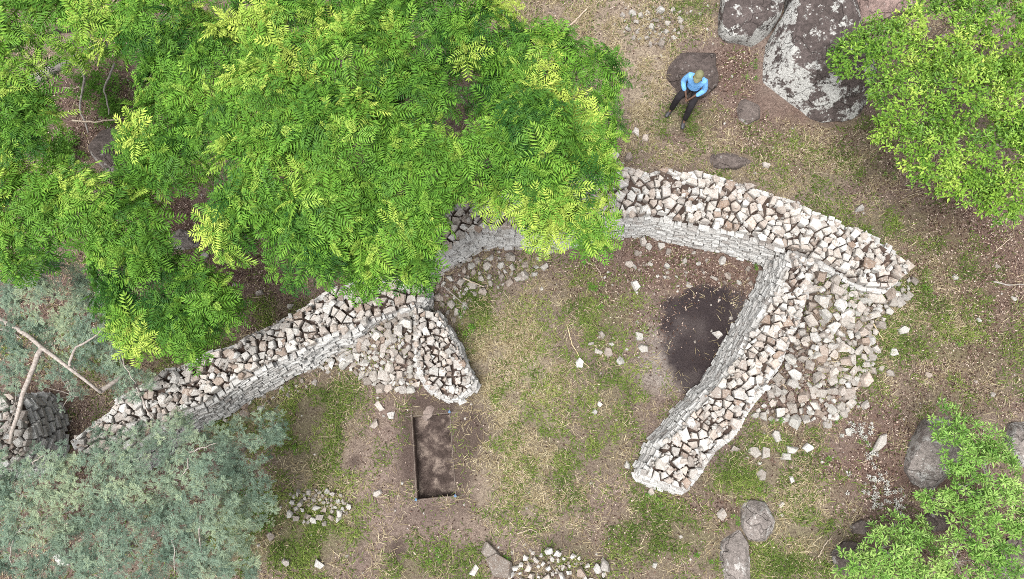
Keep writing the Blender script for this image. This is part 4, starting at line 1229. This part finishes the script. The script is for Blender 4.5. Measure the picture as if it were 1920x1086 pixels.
# fallen grey log in the gap at upper left, dead sticks
def stick(label, pts, r, mat, name='stick', cat='stick', h=.03):
    W = [at(p[0], p[1], h if len(p) < 3 else p[2], T) for p in pts]
    o0 = W[0].copy()
    W = resample(np.array(W), 4 * len(pts)) + rng.normal(0, .008, (4 * len(pts), 3))
    v_, f_ = tube(W - o0, list(np.linspace(r[0], r[1], len(W))), 7, .08)
    o = mobj(name, py_mesh(name, v_, f_, True), mat, None, o0)
    return tag(o, label, cat)
stick('thick grey log in the leafy gap at upper left', [(55, 155, .9), (100, 130, 1.2), (150, 105, 1.6), (200, 85, 1.9)], (.14, .11), M_BARK_GREY, 'log', 'log')
stick('thin straight stick across the leafy gap above the dark boulder', [(135, 226, .5), (180, 229, .55), (230, 222, .6)], (.025, .015), M_TWIG)
stick('long dead branch slanting through the leafy gap', [(150, 105, 1.0), (158, 150, .8), (150, 200, .5), (165, 250, .3)], (.035, .02), M_BARK_GREY, 'dead_branch', 'branch')
stick('forked dead branch at the right of the leafy gap', [(215, 120, .9), (195, 165, .7), (205, 215, .4)], (.03, .015), M_BARK_GREY, 'dead_branch', 'branch')
stick('short stick below the grey log in the leafy gap', [(118, 165, .3), (140, 166, .3), (165, 160, .35)], (.02, .015), M_TWIG)
stick('pale stick lying on bare soil at the top right of the big tree', [(1062, 53), (1080, 38), (1105, 12)], (.03, .02), M_TWIG)
stick('long thin curved twig on the straw inside the enclosure', [(1063, 610), (1072, 645), (1090, 675), (1105, 690)], (.014, .008), M_STRAW_STICK)
stick('short straw-coloured stalk on the right-hand rubble fringe', [(1638, 608, .1), (1648, 625, .06), (1657, 640)], (.016, .01), M_STRAW_STICK)
stick('dead twig lying over the stones below the curved wall', [(868, 522, .2), (885, 530, .22), (908, 538, .2)], (.02, .012), M_TWIG)
stick('thin dark twig beside the short stub wall', [(830, 535, .2), (858, 560, .2), (880, 580, .2)], (.014, .008), M_BARK_GREY)
stick('grey stick on leaf litter at the right edge', [(1862, 528), (1890, 535), (1925, 532)], (.025, .015), M_BARK_GREY)
stick('thin pale twig at the right edge below the green tree', [(1868, 470), (1885, 455), (1900, 442)], (.014, .008), M_TWIG)
stick('pale twig left of the low shrub', [(1533, 1045), (1548, 1022), (1560, 1005)], (.016, .01), M_TWIG)
stick('dry twig on bare soil below the trench', [(970, 1000), (995, 992), (1010, 1000)], (.014, .008), M_TWIG)
stick('bent dark twig in the walled corner', [(1095, 490), (1120, 500), (1130, 525)], (.014, .008), M_TWIG)

# ------------------------------------------------------------------ small weeds, each a plant
WEEDS = [('green weed at the right foot of the stub wall', 878, 612, .34), ('smaller green weed above the stub wall end', 868, 588, .22), ('bright weed left of the biggest boulder', 1405, 118, .2), ('second bright weed below it, touching the biggest boulder', 1411, 146, .26),
         ('bright weed by the round boulder top left', 1376, 968, .24), ('small weed above the round boulder', 1434, 930, .2), ('leafy weed below the rounded wall end', 1236, 938, .26), ('weed among the big stones at the bottom', 944, 1043, .26),
         ('weed in the row of grey blocks beside the diagonal wall', 1462, 790, .28), ('weed on the leaf litter right of the bright square stone', 1542, 868, .24), ('weed in the walled corner by the wall junction', 1413, 500, .2),
         ('weed on the litter beside the long grey stone', 1620, 838, .2), ('weed in the grass above the pale withered herbs', 1565, 780, .2), ('weed at the left wall foot', 430, 778, .26), ('weed on grass above the small stone heap', 560, 840, .24),
         ('weed in bright grass below the small stone heap', 505, 985, .28), ('bushy weed under the lower crown beside the left wall', 460, 640, .35), ('weed in the grass right of the bottom heap', 1320, 1040, .24),
         ('weed at the bottom edge below the trench', 820, 1045, .3), ('weed under the right end of the curved wall', 1740, 545, .26), ('weed beside the upper right tree edge', 1640, 262, .28), ('weed on the shaded litter below the upper right tree', 1665, 330, .24),
         ('weed in the green patch inside the enclosure', 1135, 580, .3), ('large weed in the green patch near the big tree edge', 1105, 540, .34), ('weed at the far right on leaf litter', 1790, 640, .24)]
for lab, px, py, s in WEEDS:
    p = at(px, py, 0, T)
    root = empty('weed', p, lab, 'weed')
    for k in range(max(3, int(s * 14))):
        o = bpy.data.objects.new('leaf_tuft', WEEDMESH[k % 4]) if 'WEEDMESH' in globals() else None
        if o is None:
            WEEDMESH = []
            for q_ in range(4):
                me = np_mesh('leaf_tuft', *TPL['shrub'][q_][:2], TPL['shrub'][q_][2] + .45); me.materials.append(M_WEED); WEEDMESH.append(me)
            o = bpy.data.objects.new('leaf_tuft', WEEDMESH[0])
        link(o, root)
        o.location = (random.gauss(0, s * .38), random.gauss(0, s * .38), random.uniform(.03, .16)); o.scale = (s * .38,) * 3
        o.rotation_euler = (random.gauss(0, .3), random.gauss(0, .3), random.uniform(0, 6.28)); o.color = (random.uniform(-.15, .2), 0, 0, 1)
# pale withered herbs at lower right
HERB = [('pale withered herb just above the long grey stone', 1605, 805, .45), ('largest pale withered herb on the litter left of the large boulder', 1640, 920, .6), ('pale withered herb above the low shrub', 1672, 945, .5), ('small pale withered herb near the long grey stone end', 1632, 858, .25)]
for lab, px, py, s in HERB:
    p = at(px, py, 0, T); root = empty('withered_herb', p, lab, 'herb')
    if 'HERBMESH' not in globals():
        HERBMESH = []
        for q_ in range(4):
            me = np_mesh('leaf_tuft', *TPL['shrub'][q_][:2], TPL['shrub'][q_][2] + .5); me.materials.append(M_PALELEAF); HERBMESH.append(me)
    for k in range(int(s * 46)):
        o = link(bpy.data.objects.new('leaf_tuft', HERBMESH[k % 4]), root)
        o.location = (random.gauss(0, s * .42), random.gauss(0, s * .38), random.uniform(.02, .14)); o.scale = (random.uniform(.05, .1),) * 3
        o.rotation_euler = (random.gauss(0, .4), random.gauss(0, .4), random.uniform(0, 6.28)); o.color = (random.uniform(-.3, .3), 0, 0, 1)

# ------------------------------------------------------------------ grass, straw, fallen leaves, gravel (uncountable)
EXB = [(np.min(p, 0), np.max(p, 0), p) for p in EXCL]
def free(x, y, pad=0.0):
    ok = np.ones(len(x), bool)
    dx, dy = x - pit_c[0], y - pit_c[1]
    u = dx * ca + dy * sa; v = -dx * sa + dy * ca
    ok &= ~((np.abs(u) < PW + .05) & (np.abs(v) < PL + .05))
    for lo, hi, p in EXB:
        m = ok & (x > lo[0]) & (x < hi[0]) & (y > lo[1]) & (y < hi[1])
        k = np.nonzero(m)[0]
        if len(k): ok[k[inpoly(x[k], y[k], p)]] = False
    return ok

def scatter(n, dens):
    x = rng.uniform(-16, 16, n); y = rng.uniform(-4.5, 15, n)
    k = rng.random(n) < dens(x, y); x, y = x[k], y[k]
    k = free(x, y); return x[k], y[k]

def blades(name, x, y, ln, wd, lean, mat, tint, label, cat):
    n = len(x)
    az = rng.uniform(0, 6.28, n); L = rng.uniform(*ln, n); Wd = rng.uniform(*wd, n); le = R(1) * rng.uniform(*lean, n)
    d = np.stack([np.cos(az) * np.sin(le), np.sin(az) * np.sin(le), np.cos(le)], -1)
    sd_ = np.stack([-np.sin(az), np.cos(az), np.zeros(n)], -1)
    b0 = np.stack([x, y, T(x, y) - .005], -1)
    mid_ = b0 + d * (L * .55)[:, None]; tip = b0 + d * L[:, None]; tip[:, 2] -= L * .22 * np.sin(le)
    tip[:, 2] = np.maximum(tip[:, 2], b0[:, 2] + .012); mid_[:, 2] = np.maximum(mid_[:, 2], b0[:, 2] + .02)
    v = np.stack([b0 - sd_ * (Wd * .4)[:, None], b0 + sd_ * (Wd * .4)[:, None], mid_ + sd_ * (Wd * .5)[:, None], tip, mid_ - sd_ * (Wd * .5)[:, None]], 1).reshape(-1, 3)
    f = (np.array([[0, 1, 2], [0, 2, 4], [4, 2, 3]])[None] + (np.arange(n) * 5)[:, None, None]).reshape(-1, 3)
    o = mobj(name, np_mesh(name, v, f, np.repeat(tint, 5)), mat)
    o.color = (0, 0, 0, 1)
    return tag(o, label, cat, kind='stuff')

clump = lambda x, y, sd_: np.clip((fbm(x * 2.6, y * 2.6, 3, sd_) - .40) * 4.5, 0, 1)
x, y = scatter(950000, lambda x, y: (zone_w(Z_GREEN, x, y, 47) * 1.0 + .14 * (1 - zone_w(Z_BARE, x, y, 53)) * (1 - .6 * zone_w(Z_LITTER, x, y, 41))) * (1 - np.clip(zone_w(Z_BEDROCK, x, y, 63, .55) * 2, 0, 1)) * clump(x, y, 101) * (1 - zone_w(Z_DARK, x, y, 59, .7)))
blades('green_grass', x, y, (.06, .21), (.010, .019), (25, 80), M_GRASS, np.clip(.42 + .9 * (fbm(x * 1.3, y * 1.3, 3, 7) - .5) + rng.normal(0, .15, len(x)), 0, 1), 'short green grass in patches over the ground', 'grass')
x, y = scatter(750000, lambda x, y: (1 - .9 * zone_w(Z_BEDROCK, x, y, 63, .55)) * (zone_w(Z_STRAW, x, y, 43) * .95 + .2 * (1 - .85 * zone_w(Z_LITTER, x, y, 41))) * clump(x + 5, y, 131) * (1 - .8 * zone_w(Z_BARE, x, y, 53)) * (1 - zone_w(Z_DARK, x, y, 59, .7)))
blades('dry_grass', x, y, (.09, .30), (.006, .013), (45, 88), M_STRAW, np.clip(.5 + rng.normal(0, .25, len(x)), 0, 1), 'dry straw-coloured grass lying flat over the ground', 'grass')

def leaves(x, y, size, name, mat, label):
    n = len(x)
    N = np.stack([rng.normal(0, .35, n), rng.normal(0, .35, n), np.ones(n)], -1)
    Mx = basis(N, rng.uniform(0, 6.28, n)); L = np.stack([x, y, T(x, y) + rng.uniform(.008, .03, n)], -1)
    tv = np.array([[-.5, 0, 0], [0, .24, .05], [.5, 0, 0], [0, -.24, .05]]); tf = np.array([[0, 2, 1], [0, 3, 2]])
    v, f, t = instance(tv, tf, Mx, L, rng.uniform(*size, n), np.clip(rng.normal(.38, .32, n), 0, 1))
    o = mobj(name, np_mesh(name, v, f, t), mat); o.color = (0, 0, 0, 1)
    return tag(o, label, 'leaf litter', kind='stuff')
x, y = scatter(700000, lambda x, y: (1 - .85 * zone_w(Z_BEDROCK, x, y, 63, .55)) * (zone_w(Z_LITTER, x, y, 41) * .8 + .08) * np.clip(.35 + clump(x, y + 9, 151), 0, 1) * (1 - .8 * zone_w(Z_DARK, x, y, 59, .7)))
leaves(x, y, (.018, .070), 'leaf_litter', M_LITTER, 'brown fallen leaves scattered over the ground')

Z_STONY = zones([(1560, 720, 120, 110, .6), (720, 690, 110, 70, .6), (880, 540, 90, 60, .7), (1640, 600, 80, 80, .5), (1240, 500, 130, 60, .5), (600, 950, 90, 50, .5), (1050, 1050, 150, 40, .6), (1230, 50, 110, 60, .5), (1180, 650, 80, 50, .3), (1440, 850, 120, 50, .35)])
x, y = scatter(60000, lambda x, y: zone_w(Z_STONY, x, y, 61) * .25 + .02)
n = len(x)
def chip(seed):
    r = np.random.default_rng(seed)
    v = np.array([[.5, 0, 0], [.1, .42, 0], [-.45, .2, 0], [-.3, -.38, 0], [.25, -.4, 0], [.2, .15, .35], [-.2, -.05, .38], [.1, -.2, .33]]) + r.normal(0, .06, (8, 3))
    f = np.array([[0, 1, 5], [1, 2, 6], [1, 6, 5], [2, 3, 6], [3, 4, 7], [3, 7, 6], [4, 0, 7], [0, 5, 7], [5, 6, 7]])
    return v, f
parts = []
ids = rng.integers(0, 5, n)
for k in range(5):
    m = ids == k
    N = np.stack([rng.normal(0, .2, m.sum()), rng.normal(0, .2, m.sum()), np.ones(m.sum())], -1)
    tv, tf = chip(k)
    parts.append(instance(tv, tf, basis(N, rng.uniform(0, 6.28, m.sum())), np.stack([x[m], y[m], T(x[m], y[m]) - .005], -1), rng.uniform(.2, 1, m.sum()) ** 2.2 * .11 + .012))
v, f, t = merge(parts)
tag(mobj('gravel', np_mesh('gravel', v, f), M_GREY), 'small stone chips strewn around the rubble', 'gravel', kind='stuff')

# ------------------------------------------------------------------ the seated person
M_SKIN = simple_mat('skin', (.10, .055, .035), (.12, .065, .042), 10, .6, .05, .3)
M_SHIRT = simple_mat('blue_shirt_cloth', (.13, .33, .66), (.19, .43, .78), 14, .85, 1.0)
M_TROUSER = simple_mat('black_trouser_cloth', (.016, .014, .016), (.026, .023, .025), 9, .85, .5)
M_SHOE = simple_mat('dark_shoe_leather', (.03, .03, .034), (.05, .05, .055), 9, .45, .1, .4)
M_CAP = simple_mat('olive_cap_cloth', (.155, .155, .085), (.20, .20, .11), 20, .9, .4)
M_EYE = simple_mat('eye', (.02, .015, .012), (.03, .02, .015), 10, .3, .05)

def skin_mesh(name, nodes, edges, sub=2):
    """nodes: {key: (x,y,z,rx,ry)}"""
    keys = list(nodes)
    me = bpy.data.meshes.new(name + '_skeleton')
    me.from_pydata([nodes[k][:3] for k in keys], [(keys.index(a), keys.index(b_)) for a, b_ in edges], [])
    o = bpy.data.objects.new(name + '_skeleton', me); COL.objects.link(o)
    o.modifiers.new('skin', 'SKIN').use_smooth_shade = True
    for i, k in enumerate(keys):
        sv = me.skin_vertices[0].data[i]; sv.radius = nodes[k][3:5]; sv.use_root = (i == 0)
    ss_ = o.modifiers.new('sub', 'SUBSURF'); ss_.levels = sub; ss_.render_levels = sub
    dg = bpy.context.evaluated_depsgraph_get(); dg.update()
    out = bpy.data.meshes.new_from_object(o.evaluated_get(dg)); out.name = name
    bpy.data.objects.remove(o); bpy.data.meshes.remove(me)
    return out

pp = at(1300, 163, .62)
ground_p = float(T0(pp[0], pp[1]))
person = empty('person', (pp[0], pp[1], ground_p), 'person in blue shirt, black trousers and olive cap sitting on a boulder', 'person')
person.rotation_euler = (0, 0, R(154))
person.scale = (1.06,) * 3
J = dict(pelvis=(0, 0, .60, .12, .10), belly=(0, .02, .78, .12, .09), chest=(0, .05, .98, .14, .095), neck=(0, .09, 1.13, .05, .05), jaw=(0, .14, 1.19, .07, .075), skull=(0, .145, 1.29, .082, .095), crown=(0, .13, 1.36, .055, .06), nose=(0, .25, 1.235, .016, .016))
E = [('pelvis', 'belly'), ('belly', 'chest'), ('chest', 'neck'), ('neck', 'jaw'), ('jaw', 'skull'), ('skull', 'crown'), ('jaw', 'nose')]
for s, q_ in ((1, 'r'), (-1, 'l')):
    J[q_ + 'sh'] = (s * .185, .06, 1.05, .055, .055); J[q_ + 'el'] = (s * .265, .10, .81, .042, .042); J[q_ + 'wr'] = (s * .10, .31, .71, .028, .028); J[q_ + 'palm'] = (s * .055, .39, .69, .034, .018)
    E += [('chest', q_ + 'sh'), (q_ + 'sh', q_ + 'el'), (q_ + 'el', q_ + 'wr'), (q_ + 'wr', q_ + 'palm')]
    for k in range(4):
        a = (k - 1.5) * .02
        J[f'{q_}f{k}'] = (s * (.03 - .004 * k) + a * .4, .435 + a * .3, .685 - a * .2, .0095, .0095); J[f'{q_}g{k}'] = (s * .005 + a * .6, .46 + .01 * (k in (1, 2)) + a, .665, .008, .008)
        E += [(q_ + 'palm', f'{q_}f{k}'), (f'{q_}f{k}', f'{q_}g{k}')]
    J[q_ + 't0'] = (s * .045, .40, .72, .011, .011); J[q_ + 't1'] = (s * .015, .43, .725, .009, .009)
    E += [(q_ + 'palm', q_ + 't0'), (q_ + 't0', q_ + 't1')]
    J[q_ + 'hip'] = (s * .095, .04, .59, .085, .085)
    kn = (s * .21, .43, .62) if s > 0 else (s * .14, .47, .60)
    an = (s * .25, .50, .12) if s > 0 else (s * .15, .62, .12)
    J[q_ + 'kn'] = (*kn, .058, .058); J[q_ + 'an'] = (*an, .03, .03); J[q_ + 'toe'] = (an[0] + s * .03, an[1] + .12, .045, .022, .018)
    E += [('pelvis', q_ + 'hip'), (q_ + 'hip', q_ + 'kn'), (q_ + 'kn', q_ + 'an'), (q_ + 'an', q_ + 'toe')]
    J[q_ + 'ear'] = (s * .088, .13, 1.25, .014, .02); E.append(('skull', q_ + 'ear'))
body = mobj('body', skin_mesh('body', J, E, 2), M_SKIN, person)
SH = dict(hem=(0, .05, .68, .17, .16), belly=(0, .06, .76, .185, .17), waist=(0, .06, .86, .18, .155), chest=(0, .06, .98, .18, .14), top=(0, .075, 1.08, .11, .095), collar=(0, .09, 1.125, .068, .065))
SE = [('hem', 'belly'), ('belly', 'waist'), ('waist', 'chest'), ('chest', 'top'), ('top', 'collar')]
for s, q_ in ((1, 'r'), (-1, 'l')):
    SH[q_ + 'sh'] = (s * .19, .06, 1.045, .08, .08); SH[q_ + 'ua'] = (s * .24, .08, .92, .078, .078); SH[q_ + 'el'] = (s * .27, .11, .81, .072, .072); SH[q_ + 'fa'] = (s * .20, .215, .755, .062, .062); SH[q_ + 'cf'] = (s * .13, .29, .72, .05, .05)
    SE += [('chest', q_ + 'sh'), (q_ + 'sh', q_ + 'ua'), (q_ + 'ua', q_ + 'el'), (q_ + 'el', q_ + 'fa'), (q_ + 'fa', q_ + 'cf')]
mobj('shirt', skin_mesh('shirt', SH, SE, 2), M_SHIRT, person)
TR = dict(pelvis=(0, 0, .60, .15, .12), waist=(0, .01, .70, .145, .115))
TE = [('pelvis', 'waist')]
for s, q_ in ((1, 'r'), (-1, 'l')):
    k_, a_ = J[q_ + 'kn'], J[q_ + 'an']
    TR[q_ + 'hip'] = (s * .10, .06, .59, .105, .10); TR[q_ + 'th'] = (s * .14, .25, .61, .105, .10); TR[q_ + 'kn'] = (*k_[:3], .09, .09)
    TR[q_ + 'sh'] = ((k_[0] + a_[0]) / 2, (k_[1] + a_[1]) / 2 + .0, (k_[2] + a_[2]) / 2, .078, .078); TR[q_ + 'hem'] = (a_[0], a_[1] - .01, a_[2] - .01, .066, .066)
    TE += [('pelvis', q_ + 'hip'), (q_ + 'hip', q_ + 'th'), (q_ + 'th', q_ + 'kn'), (q_ + 'kn', q_ + 'sh'), (q_ + 'sh', q_ + 'hem')]
mobj('trousers', skin_mesh('trousers', TR, TE, 2), M_TROUSER, person)
for s, q_ in ((1, 'r'), (-1, 'l')):
    a_ = J[q_ + 'an']; dx_ = s * .04
    SO = dict(cuff=(a_[0], a_[1] - .005, .15, .055, .055), heel=(a_[0] - dx_ * .3, a_[1] - .05, .055, .045, .05), mid=(a_[0] + dx_ * .2, a_[1] + .04, .06, .05, .055), ball=(a_[0] + dx_ * .8, a_[1] + .14, .045, .055, .042), toe=(a_[0] + dx_ * 1.1, a_[1] + .2, .04, .042, .032))
    mobj('shoe', skin_mesh('shoe', SO, [('cuff', 'heel'), ('heel', 'mid'), ('mid', 'ball'), ('ball', 'toe')], 2), M_SHOE, person)
    mobj('eye', skin_mesh('eye', dict(a=(s * .033, .222, 1.275, .011, .011), b=(s * .034, .226, 1.275, .008, .008)), [('a', 'b')], 1), M_EYE, person)
# cap: domed crown, short brim to the front
cv, cf = [], []
nr, nc = 7, 18
for i in range(nr):
    t = i / (nr - 1) * math.pi / 2
    for k in range(nc):
        a = 2 * math.pi * k / nc
        cv.append((.105 * math.cos(t) * math.cos(a) * (1 if i < nr - 1 else .02), .135 + .122 * math.cos(t) * math.sin(a), 1.30 + .115 * math.sin(t)))
for i in range(nr - 1):
    for k in range(nc):
        cf.append((i * nc + k, i * nc + (k + 1) % nc, (i + 1) * nc + (k + 1) % nc, (i + 1) * nc + k))
cf.append(tuple((nr - 1) * nc + k for k in range(nc)))
capo = mobj('cap', py_mesh('cap', cv, cf, True), M_CAP, person)
bv, bf = [], []
for i in range(9):
    a = math.pi * (.12 + .76 * i / 8)
    x_, y_ = math.cos(a), math.sin(a)
    for rr, zz in ((1.0, 1.312), (1.0, 1.300)):
        bv.append((.103 * x_, .135 + .12 * y_, zz))
    for zz in (1.285, 1.275):
        bv.append((.11 * x_, .135 + .12 * y_ + .075 * math.sin(math.pi * i / 8) + .01, zz - .01 * y_))
for i in range(8):
    o_ = i * 4; p_ = o_ + 4
    bf += [(o_, p_, p_ + 2, o_ + 2), (o_ + 1, o_ + 3, p_ + 3, p_ + 1), (o_ + 2, p_ + 2, p_ + 3, o_ + 3)]
mobj('brim', py_mesh('brim', bv, bf, True), M_CAP, capo)

# undergrowth in the leafy gap at upper left
for lab, px, py, s in [('dark green bush in the shaded leafy gap below the grey log', 195, 165, .9), ('small dark bush at the foot of the leafy gap', 130, 290, .6), ('low bush left of the dark gap boulder', 215, 205, .5)]:
    p = at(px, py, 0, T)
    root = empty('undergrowth_bush', p, lab, 'bush')
    for k in range(int(s * 130)):
        o = link(bpy.data.objects.new('leaf_tuft', WEEDMESH[k % 4]), root)
        o.location = (random.gauss(0, s * .4), random.gauss(0, s * .4), random.uniform(.1, .6) * s); q_ = random.uniform(.10, .17); o.scale = (q_, q_, q_)
        o.rotation_euler = (random.gauss(0, .4), random.gauss(0, .4), random.uniform(0, 6.28)); o.color = (random.uniform(-.4, -.2), 0, 0, 1)
